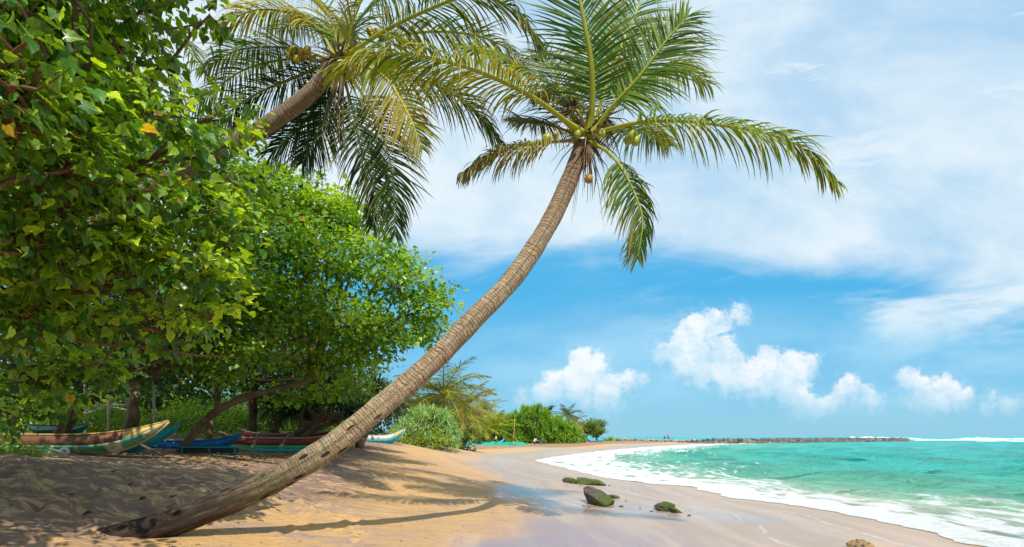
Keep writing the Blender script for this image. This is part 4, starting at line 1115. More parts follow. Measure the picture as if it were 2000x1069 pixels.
# sunny pandanus clump right of the big trunk
c = G(822, 874); c = P(825, 874, 38.5)
t = thing('pandanus', 'sunlit grey-green pandanus clump on the sand right of the leaning trunk', 'shrub', c, group=None)
hd = mound_heads(g, c + np.array([.15, 0, .0]), 2.2, 1.6, 2.35, 150, 1.0)
rosettes('leaves', t, hd, 5, (.26, .46, .18), (.44, .62, .30), L=.62, n=40, w=.055, droop=.9)
mb = MB()
for p, a, s_ in hd[::6]: mb.tube(catmull([c + np.array([0, 0, -.1]), (c + p) / 2 + np.array([0, 0, -.2]), p], 6), [.07, .06, .055, .05, .05, .05], 5, False)
mb.build('stems', M['bark'], t, world=True)
# yellow-green low scrub at its foot
lb = [(P(px, 862 + (px % 3), 36.8), r) for px, r in [(800, .38), (820, .45), (845, .42), (868, .35), (785, .3)]] + [(P(px, 848, 37.2), .36) for px in (800, 830, 856)]
t = thing('beach_cabbage', 'low yellow-green scrub hugging the foot of the sunlit pandanus', 'shrub', P(830, 874, 36.8))
crown('leaves', t, lb, 26, .12, [(.20, .30, .02), (.12, .22, .02), (.34, .42, .03), (.42, .45, .03)], 93, LEAF_OVAL, 18, .16, .9, shell=.3)

# shaded pandanus behind the big trunk
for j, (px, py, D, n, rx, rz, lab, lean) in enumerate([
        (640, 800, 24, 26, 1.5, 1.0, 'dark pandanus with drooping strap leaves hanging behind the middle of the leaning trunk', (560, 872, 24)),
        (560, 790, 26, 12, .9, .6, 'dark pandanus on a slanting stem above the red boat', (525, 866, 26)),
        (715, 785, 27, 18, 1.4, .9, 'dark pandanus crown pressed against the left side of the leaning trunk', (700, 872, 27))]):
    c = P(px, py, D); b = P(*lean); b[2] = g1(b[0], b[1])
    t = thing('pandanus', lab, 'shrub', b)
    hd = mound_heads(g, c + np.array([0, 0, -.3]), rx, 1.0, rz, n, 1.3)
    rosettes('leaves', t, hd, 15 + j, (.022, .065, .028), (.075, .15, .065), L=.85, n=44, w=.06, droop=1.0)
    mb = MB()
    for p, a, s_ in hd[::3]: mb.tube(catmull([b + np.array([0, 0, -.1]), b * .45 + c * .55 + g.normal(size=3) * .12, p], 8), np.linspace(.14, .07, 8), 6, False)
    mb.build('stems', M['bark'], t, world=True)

# big bright thickets beyond the nets
def atg(px, py, D=None):
    if D is None: return G(px, py)
    p = P(px, py, D); p[2] = g1(p[0], p[1]); return p
for i, (px, D, rx, ry, rz, n, lab) in enumerate([
        (1040, 125, 5.6, 4.2, 8.0, 330, 'large bright green screw-pine thicket behind the crouching people'),
        (1085, 129, 4.4, 4.0, 5.7, 190, 'bright green thicket sloping down from the right side of the tall thicket'),
        (1000, 125, 3.9, 4.0, 5.6, 140, 'green thicket behind the bamboo pole'),
        (950, 122, 4.2, 4.0, 4.2, 110, 'low green thicket behind the two green nets'),
        (1118, 140, 3.3, 3.4, 3.4, 90, 'small thicket between the tall thicket and the far pole')]):
    c = atg(px, 868, D); c[2] -= .3
    t = thing('screw_pine', lab, 'shrub', (c[0], c[1], c[2] + .3))
    hd = mound_heads(g, c, rx, ry, rz, n, 1.0)
    rosettes('leaves', t, hd, 25 + i, (.14, .32, .025), (.28, .48, .045), L=1.3, n=26, w=.15, droop=.7)
    mb = MB()
    for p, a, s_ in hd[::8]: mb.tube(catmull([c, (c + p) / 2, p], 5), .09, 5, False)
    mb.build('stems', M['bark'], t, world=True)


# ------------------------------------------------------------------ distant palms
def small_palm(label, px, D, ytop, L, fr, nf, seed, r=.14, c1=GREEN, c2=LIME, tip=YEL, tipamt=.4, droop=.7, arch=.6, nl=40, width=.12):
    base = atg(px, 868, D); top = P(px, ytop, D)
    t = thing('coconut_palm', label, 'palm tree', base)
    g = np.random.default_rng(seed)
    palm_trunk(t, [base - np.array([0, 0, .2]), (base + top) / 2 + g.normal(size=3) * .15, top], r, r * .7, n=60, k=10, seed=seed)
    for i in range(nf):
        a = i * 2.399 + seed; e = g.uniform(-.30, 1.1); d = np.array([math.cos(a) * math.cos(e), math.sin(a) * math.cos(e), math.sin(e)])
        pts = [top]; cur = top.copy(); dd = d.copy()
        for k in range(4):
            cur = cur + dd * fr / 4; dd = unit(dd + np.array([0, 0, -arch * .45])); pts.append(cur.copy())
        q = [((w[0] / w[1]) * FPX + 1000, HOR - (w[2] - CAMZ) / w[1] * FPX, w[1]) for w in pts]
        frond(t, q, L=L, droop=droop * g.uniform(.7, 1.2), c1=c1, c2=c2, tip=tip, tipamt=tipamt, seed=seed * 13 + i, nl=nl, start=.12, width=width, rw=.06)
    return t


small_palm('shaggy coconut palm whose fronds show just right of the leaning trunk', 866, 46, 772, .95, 3.8, 32, 3, .16, c1=(.06, .13, .015), c2=(.20, .25, .025), tipamt=.3, width=.07)
small_palm('brownish coconut palm behind the sunlit pandanus', 905, 56, 800, .95, 3.4, 26, 5, .15, c1=(.16, .20, .02), c2=(.36, .32, .04), tip=DRY, tipamt=.45, width=.08)
small_palm('half-hidden coconut palm between the shaggy palm and the leaning trunk', 842, 50, 800, .95, 3.4, 24, 21, .15, c1=(.09, .15, .02), c2=(.24, .27, .03), tipamt=.3, width=.07)
small_palm('low bushy palm right behind the sunlit pandanus', 884, 60, 828, .95, 3.2, 22, 22, .15, c1=(.10, .15, .02), c2=(.27, .27, .03), tipamt=.3, width=.08)
small_palm('young yellow-green coconut palm behind the green net, left one of the pair', 938, 100, 842, 1.1, 4.8, 15, 8, .18, c1=LIME, c2=(.36, .38, .03), tip=YEL, tipamt=.5, arch=.5)
small_palm('young yellow-green coconut palm by the man at the net, right one of the pair', 968, 102, 838, 1.1, 4.4, 13, 9, .18, c1=LIME, c2=(.36, .38, .03), tip=YEL, tipamt=.5, arch=.5)
small_palm('taller palm behind the pair of young yellow-green palms', 925, 112, 804, 1.2, 5.2, 17, 11, .18, c1=(.10, .17, .02), c2=(.30, .32, .03), tipamt=.3)
small_palm('yellow-green palm between the brownish palm and the tall thicket', 952, 122, 806, 1.2, 4.6, 15, 12, .18, c1=(.12, .2, .02), c2=(.32, .34, .03), tipamt=.4)
small_palm('tiny palm top just above the right shoulder of the thicket', 1071, 150, 805, .9, 2.2, 12, 15, .18, c1=DK, c2=DK, tipamt=.1, nl=26)
small_palm('tall dark palm standing above the end of the tree line', 1108, 150, 814, 1.2, 4.2, 17, 16, .2, c1=DK, c2=GREEN, tip=YEL, tipamt=.25, nl=34)
small_palm('yellowing palm leaning beside the tall dark palm', 1122, 156, 826, 1.2, 3.8, 15, 17, .2, c1=LIME, c2=YEL, tip=DRY, tipamt=.4, nl=34)
for (px, lab, rr, h, D) in [(1150, 'small round tree with bare legs of trunk at the end of the tree line', 3.0, 836, 165), (1168, 'low dark-limbed tree leaning towards the sea at the very end', 1.7, 846, 170)]:
    b = atg(px, 863, D); g = np.random.default_rng(px)
    lobes = [(P(px, h, D) + g.normal(size=3) * np.array([rr * .45, 1, rr * .28]), rr * .45) for _ in range(9)]
    tree('sea_almond', lab, b, lobes, [P(px - 4, 855, D), P(px, 848, D)], .2, size=.42, pal=[(.10, .20, .03), (.07, .15, .02), (.22, .32, .05), (.30, .32, .06)], seed=px, per=6, leaves=16, spread=.35, twigs=20, shell=.4, tmpl=LEAF_OVAL)
b = atg(1192, 862, 180)
t = thing('shrub', 'low shrub on the sand at the foot of the point', 'shrub', b)
crown('leaves', t, [(b + np.array([0, 0, .3]), 1.1), (b + np.array([2.2, 0, .2]), .8), (b + np.array([-2.0, 0, .2]), .8)], 10, .35, PAL_MID, 95, LEAF_OVAL, 14, .25, .7, shell=.3)

# creeping plant at the left edge of the sand
b = P(15, 882, 13.5); b[2] = g1(b[0], b[1])
t = thing('beach_cabbage', 'low bright green seedling with oval leaves at the left edge of the sand', 'plant', b)
crown('leaves', t, [(P(15, 868, 13.3), .22), (P(50, 874, 13.3), .2), (P(78, 880, 13.3), .14), (P(-30, 868, 13.3), .3), (P(0, 850, 13.6), .2)], 60, .13, [(.16, .34, .03), (.10, .25, .02), (.28, .45, .05), (.35, .5, .06)], 96, LEAF_OVAL, 8, .10, .8, shell=.2)


# ------------------------------------------------------------------ painted wooden boats
def mat_paint(name, col, under=(.25, .16, .09), wear=.5, stripe=None):
    m, n, out = new_mat(name)
    tc = n.n.new('ShaderNodeTexCoord').outputs['Object']
    st = n.v('MULTIPLY', tc, (.7, 3, 5))
    f = n.noise(st, 2.2, 8, .7, .5)
    big = n.noise(tc, 1.6, 5, .6)
    c = n.mix(n.rng(big, .35, .65), col, tuple(q * .72 for q in col))
    if stripe: c = n.mix(n.rng(n.noise(n.v('MULTIPLY', tc, (3.0, 0, .6)), 1.2, 2, .5), .50, .56), c, stripe)
    c = n.mix(n.rng(f, .70 - wear * .18, .76 - wear * .18), c, under)
    finish(n, out, n.bsdf(c, .5, .4, n.bump(f, .5, .02))); return m


PT = {k: mat_paint(k + '_paint', *v) for k, v in dict(
    brown=((.19, .075, .035), (.09, .04, .02), .5), cream=((.62, .42, .13), (.35, .22, .09), .4), green_white=((.04, .33, .22), (.34, .26, .07), 1.0, (.50, .52, .40)),
    teal=((.02, .33, .36), (.03, .13, .13), .5), blue=((.02, .20, .52), (.03, .07, .15), .5), red=((.32, .06, .03), (.10, .035, .02), .6), green=((.02, .36, .18), (.55, .6, .5), .35),
    white=((.70, .68, .60), (.45, .36, .26), .5), sky=((.03, .42, .55), (.5, .55, .5), .3), black=((.02, .022, .026), (.05, .04, .035), .5), wood=((.20, .13, .08), (.08, .05, .03), .6),
    pale=((.55, .50, .42), (.3, .25, .18), .5), rust=((.30, .14, .06), (.12, .06, .03), .6)).items()}


def hull_geo(L, B, H, rise, rise_s, z0f, z1f, thick=0.0, fl=1.0, n=46, ks=9, t0=-1, t1=1):
    """sheet between relative heights z0f..z1f of the hull side; a closed section when z0f == 0"""
    t = np.linspace(t0, t1, n); a = np.abs(t); V = []
    rs = np.where(t > 0, rise, rise_s)
    zg = H + rs * np.clip((a - .35) / .65, 0, 1) ** 2.2
    zk = (zg - .015) * np.clip((a - .50) / .50, 0, 1) ** 1.45
    b = B / 2 * np.clip(1 - a ** 2.6, 0, 1) ** .75 + .012
    return t, a, zg, zk, b


def hull_part(mb, L, B, H, rise, rise_s, f0, f1, inner=False, t0=-1, t1=1, push=0.0, n=46):
    t, a, zg, zk, b = hull_geo(L, B, H, rise, rise_s, f0, f1, n=n, t0=t0, t1=t1)
    prof = []
    if f0 == 0:
        fs = np.array([1, .8, .55, .3, .12, 0]) * f1
        for f in fs: prof.append((f, 1))
        for f in fs[::-1][1:]: prof.append((f, -1))
    sides = [prof] if f0 == 0 else [[(f0, 1), ((f0 + f1) / 2, 1), (f1, 1)], [(f0, -1), ((f0 + f1) / 2, -1), (f1, -1)]]
    for pr in sides:
        outer = []
        for (f, s) in pr:
            wdt = np.where(f < .5, np.sin(np.clip(f / .5, 0, 1) * np.pi / 2) ** .7, 1.0 - .12 * (f - .5) * 2)
            z = zk + (zg - zk) * f
            outer.append(np.column_stack([t * L / 2, s * (b * wdt + push), z]))
        th = .022 + push * .5
        innr = [np.column_stack([o[:, 0], np.sign(o[:, 1] + 1e-9) * np.maximum(np.abs(o[:, 1]) - th, .001), o[:, 2] + (th if f0 == 0 and pr[i][0] < .2 * f1 else 0)]) for i, o in enumerate(outer)]
        ringv = outer + innr[::-1]; k = len(ringv); m = len(t)
        V = np.stack(ringv, 1).reshape(-1, 3); i = np.arange(m - 1)[:, None] * k; j = np.arange(k)[None, :]; j2 = (j + 1) % k
        F = np.stack([i + j, i + k + j, i + k + j2, i + j2], -1).reshape(-1, 4)
        e0 = [(0, q, q + 1, q + 1) for q in range(1, k - 1)]; e1 = [((m - 1) * k, (m - 1) * k + q + 1, (m - 1) * k + q, (m - 1) * k + q) for q in range(1, k - 1)]
        mb.add(V, np.vstack([F, e0, e1]))


def boat(name, label, tip, L, B, H, rise, rise_s, low, up, rim, yaw=0, split=.5, prow=None, group=None, outrigger=None, base=None, roll=0):
    tip = np.array(tip); c, s = math.cos(yaw), math.sin(yaw)
    cx, cy = tip[0] - c * L / 2, tip[1] - s * L / 2
    zb = (tip[2] - H - rise) if base is None else base
    t = thing(name, label, 'boat', (cx, cy, zb), yaw, group or 'wooden boats pulled up on the sand')
    t.rotation_euler = (roll, 0, yaw)
    mb = MB(); hull_part(mb, L, B, H, rise, rise_s, 0, split, push=.006); mb.build('hull', PT[low], t)
    mb = MB(); hull_part(mb, L, B, H, rise, rise_s, split, 1.0, t1=(1 if not prow else .72)); mb.build('wash_strake', PT[up], t)
    if prow:
        mb = MB(); hull_part(mb, L, B, H, rise, rise_s, split, 1.0, t0=.722, t1=1, n=14, push=.003); mb.build('bow_plank', PT[prow], t)
    tt, a, zg, zk, b = hull_geo(L, B, H, rise, rise_s, 0, 1)
    for sg in (-1, 1):
        mb = MB(); mb.tube(np.column_stack([tt * L / 2, sg * (b * .88 + .006), zg + .01]), .018, 5, True); mb.build('gunwale', PT[rim], t)
    mb = MB(); k = tt > .5; mb.tube(np.column_stack([tt[k] * L / 2 + .01, 0 * tt[k], zk[k] - .01]), .022, 6); mb.build('stem_post', PT[rim], t)
    for fx in (-.35, .05, .35):
        mb = MB(); mb.box((fx * L / 2, 0, H * .78), (.16, B * .92, .025)); mb.build('thwart', PT['wood'], t, flat=True)
    if outrigger:
        oy, fl, fc, fr = outrigger      # lateral offset, float length, paint, radius
        x = np.linspace(-1, 1, 24)
        fb = MB(); rr = fr * np.clip(1 - np.abs(x) ** 5, .05, 1) ** .6
        fb.tube(np.column_stack([x * fl / 2, 0 * x + oy, fr * .9 + .10 * np.clip(np.abs(x) - .7, 0, 1) ** 1.2 * 3]), rr, 10); fb.build('outrigger_float', PT[fc], t)
        for fx in (-.22, .22):
            bb = MB(); bb.tube(catmull([(fx * L / 2, B * .3, H + .03), (fx * L / 2, oy * .5, H + .10), (fx * L / 2, oy, fr * 1.9)], 14), .032, 7); bm_ = bb.build('outrigger_boom', PT['wood'], t)
            lb = MB()
            for q in range(4):
                th = np.linspace(0, 2 * np.pi, 12); lb.tube(np.column_stack([0 * th + fx * L / 2 - .05 + .03 * q, oy + np.cos(th) * fr * 1.12, fr + np.sin(th) * fr * 1.15]), .012, 4, False)
            lb.build('lashing', PT['pale'], bm_)
    return t


boat('fishing_boat', 'long brown fishing boat with cream bow and worn green-white lower hull, nearest at left', P(327, 824, 16.6), 7.4, .75, .50, .40, .25, 'green_white', 'brown', 'cream', R(3), .45, 'cream', base=1.50, roll=R(-6))
boat('fishing_boat', 'teal boat whose raised bow sticks out behind the brown and cream boat', P(348, 837, 18.2), 6.0, .7, .46, .34, .2, 'teal', 'teal', 'teal', R(4), .45, base=1.52, roll=R(-4))
boat('fishing_boat', 'plain blue boat behind the slanting tree trunk', P(471, 847, 20.2), 4.6, .62, .36, .26, .16, 'blue', 'blue', 'blue', R(1), .4, base=1.46, roll=R(-5))
boat('outrigger_canoe', 'brick-red outrigger canoe with green float and lashed booms', P(668, 848, 22.6), 4.4, .55, .42, .24, .24, 'red', 'red', 'pale', R(-1), .4, outrigger=(-1.1, 2.85, 'green', .10), base=1.50)
boat('outrigger_canoe', 'darker red canoe lying behind the brick-red outrigger canoe', P(658, 842, 24.4), 3.7, .5, .46, .2, .2, 'red', 'red', 'pale', R(2), .4, base=1.62)
boat('fishing_boat', 'white boat with sky-blue bottom, its bow poking out right of the leaning palm trunk', P(791, 845, 34.5), 4.2, .75, .48, .42, .3, 'sky', 'white', 'white', R(6), .55, 'cream', base=1.50, roll=R(-8))
boat('fishing_boat', 'small white and green boat lying behind the brown boat', P(170, 829, 18.6), 1.6, .5, .22, .10, .1, 'green', 'white', 'green', R(12), .4, base=2.03, roll=R(-12))
p = G(985, 866)
boat('fishing_boat', 'far teal boat with raised bow behind the green net', P(987, 853.5, 108), 5.0, 1.1, .75, .9, .4, 'teal', 'sky', 'sky', R(10), .5)
boat('fishing_boat', 'far blue boat resting by the pole at the end of the tree line', P(1147, 857, 152), 4.0, 1.0, .5, .5, .3, 'sky', 'blue', 'sky', R(170), .5)
boat('fishing_boat', 'farthest pale blue boat under the last tree on the point', P(1180, 855, 176), 2.6, 1.0, .6, .5, .3, 'sky', 'sky', 'white', R(20), .5)

# black trough with blue edges
c = P(412, 877, 19.0); zb = g1(c[0], c[1]) - .01
t = thing('wooden_trough', 'low black box with blue edges in front of the blue boat', 'box', (c[0], c[1], zb), R(2))
mb = MB(); mb.box((0, .0, .10), (1.50, .30, .16)); mb.build('box_body', PT['black'], t, flat=True)
for z in (.012, .20):
    mb = MB(); mb.box((0, 0, z), (1.62, .36, .028)); mb.build('rail', PT['teal'], t, flat=True)
for x in (-.76, 0.02, .76):
    mb = MB(); mb.box((x, -.165, .105), (.035, .03, .155)); mb.build('upright', PT['teal'], t, flat=True)
# loose teal float
c = P(548, 881.5, 20.3); zb = g1(c[0], c[1])
mb = MB(); x = np.linspace(-1, 1, 24); mb.tube(np.column_stack([x * 1.42, 0 * x, .05 + .05 * np.clip(np.abs(x) - .75, 0, 1) * 3]), .055 * np.clip(1 - np.abs(x) ** 8, .1, 1), 10)
o = mb.build('outrigger_float', PT['teal']); o.location = (c[0], c[1], zb); o.rotation_euler = (0, 0, R(-1)); tag(o, 'teal wooden float lying on the sand in front of the green float', 'boat float')

# props, sticks, driftwood
def stick(name, label, pts, r, paint='wood', cat='stick'):
    b = np.array(pts[0]); mb = MB(); mb.tube([np.array(q) - b for q in pts], r, 7); o = mb.build(name, PT[paint]); o.location = tuple(b); tag(o, label, cat); return o
def gp(px, py): return G(px, py)
stick('wooden_prop', 'brown stick propped against the bow of the brown and cream boat', [P(318, 889, 16.0), P(290, 876, 16.2), P(262, 862, 16.4)], [.03, .035, .03])
stick('driftwood', 'dark plank half sunk in the sand right of the leaning trunk', [gp(700, 874), gp(715, 875), gp(732, 877)], [.03, .05, .02])
stick('oar', 'thin brown pole leaning over the brown boat', [P(205, 842, 17.4), P(160, 818, 17.7), P(102, 798, 18)], .02, 'rust')
stick('mast', 'short green mast of the little white and green boat', [P(163, 842, 18.6), P(165, 828, 18.6), P(168, 816, 18.6)], .02, 'green', 'post')
# bamboo poles
def pole(label, b, tpx, tpy, r, paint='pale'):
    D = b[1]; top = P(tpx, tpy, D)
    b2 = np.array(b) - np.array([0, 0, .3]); mb = MB(); tt = np.linspace(0, 1, 30)[:, None]
    pts = b2 * (1 - tt) + top * tt; rr = r * (1 - .35 * tt[:, 0]) * (1 + .15 * (np.arange(30) % 4 == 0))
    mb.tube(pts - b2, rr, 8); o = mb.build('bamboo_pole', PT[paint]); o.location = tuple(b2); tag(o, label, 'pole')
pole('tall pale bamboo pole standing in front of the bright thicket', atg(1002, 868, 101), 1006, 809, .06, 'cream')
pole('thin pole beside the last trees on the point', atg(1130, 864, 150), 1134, 832, .10, 'pale')
pole('very thin pole on the horizon, left of the pair beyond the point', atg(1196, 861, 200), 1196, 846, .05, 'pale')
pole('very thin taller pole on the horizon, right of the pair beyond the point', atg(1219, 860, 205), 1219, 841, .05, 'pale')

# hut under the trees
c = P(232, 870, 24.5); c[2] = g1(c[0], c[1])
t = thing('beach_hut', 'open hut with pale sheet roof glimpsed under the trees behind the brown boat', 'hut', c)
for (x, y) in ((-.9, -.6), (.9, -.6), (-.9, .8), (.9, .8)):
    mb = MB(); mb.tube([(x, y, -.1), (x, y, 2.45)], .045, 7); mb.build('post', PT['pale'], t)
mb = MB(); xs = np.linspace(-1.3, 1.3, 53)
for y0, y1, z0, z1 in [(-1.0, 1.2, 2.45, 2.75)]:
    top = np.column_stack([xs, 0 * xs + y0, z0 + .03 * np.sin(xs * 30)]); bot = np.column_stack([xs, 0 * xs + y1, z1 + .03 * np.sin(xs * 30)])
    V = np.vstack([top, bot, top - [0, 0, .012], bot - [0, 0, .012]]); k = len(xs); j = np.arange(k - 1)
    F = np.vstack([np.column_stack([j, j + 1, j + 1 + k, j + k]), np.column_stack([j + 2 * k, j + 3 * k, j + 3 * k + 1, j + 2 * k + 1]), np.column_stack([j, j + 2 * k, j + 2 * k + 1, j + 1])]); mb.add(V, F)
mb.build('roof', PT['pale'], t)
for (a, b_) in [((-.9, -.64, .9), (.9, -.64, 1.5)), ((-.9, -.66, 1.4), (.9, -.66, 1.0)), ((-1.5, -.7, 1.2), (1.1, -.7, 1.25))]:
    mb = MB(); mb.tube([a, b_], .025, 6); mb.build('rail', PT['pale'], t)

# small things beside the brown boat
c = P(126, 887, 15.3); c[2] = g1(c[0], c[1]) + .055
bm = bmesh.new(); th = np.linspace(0, 2 * np.pi, 25)[:-1]
mb = MB(); ring = np.column_stack([np.cos(th) * .065, 0 * th, np.sin(th) * .065]); V, F, U = tube_geo(np.vstack([ring, ring[:2]]), .042, 10, False); mb.add(V, F)
o = mb.build('net_float', PT['white']); o.location = tuple(c); o.rotation_euler = (.1, 0, .5); tag(o, 'white ring-shaped float on the sand in front of the brown boat', 'float'); bm.free()
c = P(110, 883, 15.2); c[2] = g1(c[0], c[1]) + .03
mb = MB(); mb.tube(catmull([(-.13, 0, .05), (-.05, 0, .03), (.04, .02, .0), (.12, .02, -.03)], 10), [.01, .035, .045, .05, .05, .05, .05, .045, .035, .01], 8, flatten=.7)
o = mb.build('roll', PT['white']); o.location = tuple(c); tag(o, 'stained white roll lying left of the ring-shaped float', 'roll')


def lumpy_sheet(name, label, cat, px0, px1, py, mat, h, w, seed, n=60, m=12, kind=None):
    a, b = G(px0, py), G(px1, py); tt = np.linspace(0, 1, n); V = []; o0 = (a + b) / 2
    dirv = (b - a); ln = np.hypot(dirv[0], dirv[1]); nx, ny = -dirv[1] / ln, dirv[0] / ln
    for j in range(m):
        v = j / (m - 1); prof = math.sin(math.pi * v) ** .6
        ww = w * (.8 + .5 * vnoise(tt * ln, tt * 0 + seed, ln / 9 + .01, seed)); env = np.clip(np.minimum(tt, 1 - tt) * 9, 0, 1) ** .5
        x = a[0] + (b[0] - a[0]) * tt + nx * (v - .5) * ww; y = a[1] + (b[1] - a[1]) * tt + ny * (v - .5) * ww
        z = gz_base(x, y) - .03 + h * prof * env * (.75 + .9 * vnoise(x + v, y + v * 2, h * 1.1, seed + 1) + .5 * vnoise(x, y, h * .45, seed + 2))
        V.append(np.column_stack([x, y, z]) - o0)
    V = np.vstack(V); i = np.arange(m - 1)[:, None] * n; j = np.arange(n - 1)[None, :]
    F = np.stack([i + j, i + j + 1, i + n + j + 1, i + n + j], -1).reshape(-1, 4)
    o = mk(name, V, F, mat); o.location = tuple(o0); tag(o, label, cat); return o


MNET = mat_simple('green_net', (.02, .46, .30), .7, .2, .45, 3.0, bump=.05, dirt=(.01, .25, .18))
MBLUE = mat_simple('blue_tarp', (.02, .34, .50), .5, .4, .3, 3.0)
lumpy_sheet('fishing_net', 'long heap of green fishing net below the young palms, right one of the two', 'fishing net', 944, 1028, 869.5, MNET, .55, 2.6, 2)
lumpy_sheet('fishing_net', 'shorter heap of green fishing net, left one of the two', 'fishing net', 893, 943, 868.0, MNET, .50, 2.4, 6)
lumpy_sheet('tarpaulin', 'small blue tarpaulin bundled before the left green net', 'tarpaulin', 890, 914, 871.5, MBLUE, .35, 1.2, 9, n=24)
lumpy_sheet('tarpaulin', 'dark teal cloth on the sand under the bow side of the brown boat', 'cloth', 72, 102, 881, PT['teal'], .08, .5, 4, n=24)
# drying rack
c = G(908, 867.5)
t = thing('drying_rack', 'low wooden rack standing behind the blue tarpaulin', 'rack', c)
sc_ = c[1] / 1250
for dx in (-14, -4, 8, 20):
    mb = MB(); mb.tube([(dx * sc_, 0, -.1), (dx * sc_ + .05, 0, 11 * sc_)], .05, 6); mb.build('post', PT['wood'], t)
for z in (6, 10.5):
    mb = MB(); mb.tube([(-16 * sc_, .06, z * sc_), (22 * sc_, .06, z * sc_ + .1)], .045, 6); mb.build('rail', PT['pale'], t)

# ------------------------------------------------------------------ rocks
def rock_mesh(name, seed, sub=4, chis=14, rough=.13, shape=(1, 1, 1)):
    bm = bmesh.new(); bmesh.ops.create_icosphere(bm, subdivisions=sub, radius=1); g = np.random.default_rng(seed)
    V = np.array([v.co[:] for v in bm.verts])
    for _ in range(chis):
        d = unit(g.normal(size=3)); k = g.uniform(.55, .9); h = V @ d; V = V - np.outer(np.clip(h - k, 0, None) * .92, d)
    r = unit(V)
    nz = vnoise(r[:, 0] * 3 + r[:, 2] * 2, r[:, 1] * 3 - r[:, 2], 1, seed) * .8 + vnoise(r[:, 0] * 8 + r[:, 2] * 5, r[:, 1] * 8 - r[:, 2] * 3, 1, seed + 1) * .5 + vnoise(r[:, 0] * 20 + r[:, 2] * 11, r[:, 1] * 20 - r[:, 2] * 9, 1, seed + 2) * .3
    V = V * (1 + rough * 2 * nz[:, None]) * np.array(shape)
    for v, c in zip(bm.verts, V): v.co = c
    me = bpy.data.meshes.new(name); bm.to_mesh(me); bm.free(); me.shade_smooth(); return me


def rock(label, px, py, w, h, dpt, mat, seed, rot=(0, 0, 0), sink=.35, **k):
    c = G(px, py); me = rock_mesh('rock', seed, **k); me.materials.append(mat)
    o = bpy.data.objects.new('rock', me); COL.objects.link(o); o.scale = (w / 2, dpt / 2, h / 2)
    o.rotation_euler = rot; o.location = (c[0], c[1] + dpt * .3, c[2] + h * (.5 - sink)); tag(o, label, 'rock', 'rocks in the wet sand'); return o


rock('small moss-covered rock, left tip of the farthest rock pair', 1115, 944, .62, .30, .4, M['rockm'], 3, (0, R(5), 0), .25, sub=5)
rock('long moss-covered rock, right one of the farthest rock pair', 1152, 948, 1.3, .44, .6, M['rockm'], 4, (0, R(10), 0), .28, sub=5)
rock('largest rock, tilted grey slab with green moss on its right slope', 1172, 985, 1.05, .60, .66, M['rockg'], 8, (R(8), R(24), R(-12)), .25, sub=5, chis=18)
rock('low dark stone peeping out behind the largest rock', 1200, 974, .34, .12, .3, M['rockg'], 9, (0, R(12), 0), .2)
rock('mossy two-humped rock right of the largest rock', 1302, 997, .60, .32, .4, M['rockm'], 12, (0, R(-4), R(10)), .25, sub=5)
rock('thin mossy tail of stone at the right end of the two-humped rock', 1322, 1004, .42, .16, .26, M['rockm'], 13, (0, R(20), R(-8)), .3)
rock('sandy rock with a bit of moss at the bottom edge of the picture', 1690, 1076, .50, .20, .4, M['rocks'], 15, (0, R(6), 0), .25)

# breakwater of single boulders
protos = [rock_mesh('boulder', 40 + i, 2, 12, .04) for i in range(8)]
protow = [rock_mesh('pale_boulder', 60 + i, 2, 12, .04) for i in range(4)]
for q in protos: q.materials.append(M['stone']); q.shade_flat()
for q in protow: q.materials.append(M['stonew']); q.shade_flat()
g = np.random.default_rng(17)
line = np.array([(44, 172), (54, 170), (67, 172), (92, 198), (120, 220), (148, 241)])
cum = np.concatenate([[0], np.cumsum(np.hypot(*np.diff(line, axis=0).T))])
def onl(t): return np.array([np.interp(t, cum, line[:, 0]), np.interp(t, cum, line[:, 1])])
count = 0
def boulder(x, y, z, s, pale=False):
    me = protow[g.integers(4)] if pale else protos[g.integers(8)]
    o = bpy.data.objects.new('boulder', me); COL.objects.link(o)
    o.location = (x, y, z); o.scale = (s * g.uniform(.9, 1.35), s * g.uniform(.8, 1.1), s * g.uniform(.6, .85)); o.rotation_euler = (g.uniform(-.4, .4), g.uniform(-.4, .4), g.uniform(0, 6.3))
    if pale: tag(o, 'pale boulder in the low row of stones along the top of the far beach', 'rock', 'pale boulders along the far beach')
    else: tag(o, 'grey boulder piled in the long breakwater that runs out into the sea', 'rock', 'boulders of the breakwater')
t_ = 0
while t_ < cum[-1]:
    p = onl(t_); k = min(1, t_ / 14 + .35)
    boulder(p[0], p[1] - 2.1, .1, .95 * k + .1)
    boulder(p[0] + .6, p[1] - .9, .62 * k, .9 * k + .1)
    if g.random() < .85: boulder(p[0] + .3, p[1] + .2, 1.02 * k, .72 * k)
    t_ += 1.35
for i in range(46):
    px = 1205 + i * 4.2 + g.uniform(-2, 2); D = 205 - i * .75 + g.uniform(-1, 4); x = (px - 1000) / FPX * D
    s = g.uniform(.4, .75); boulder(x, D, g1(x, D) + s * .4 + .1, s, True)

# ------------------------------------------------------------------ people (far away)
SKIN = mat_simple('skin', (.20, .10, .06), .6, .3, .1, 5); HAIR = mat_simple('black_hair', (.015, .012, .01), .5, .4, .1, 5)
CL = {k: mat_simple(k + '_cloth', c, .85, .1, .2, 6) for k, c in dict(white=(.75, .75, .74), navy=(.02, .03, .07), blue=(.05, .20, .45), pink=(.65, .30, .48), dark=(.03, .035, .04), brown=(.12, .07, .05)).items()}


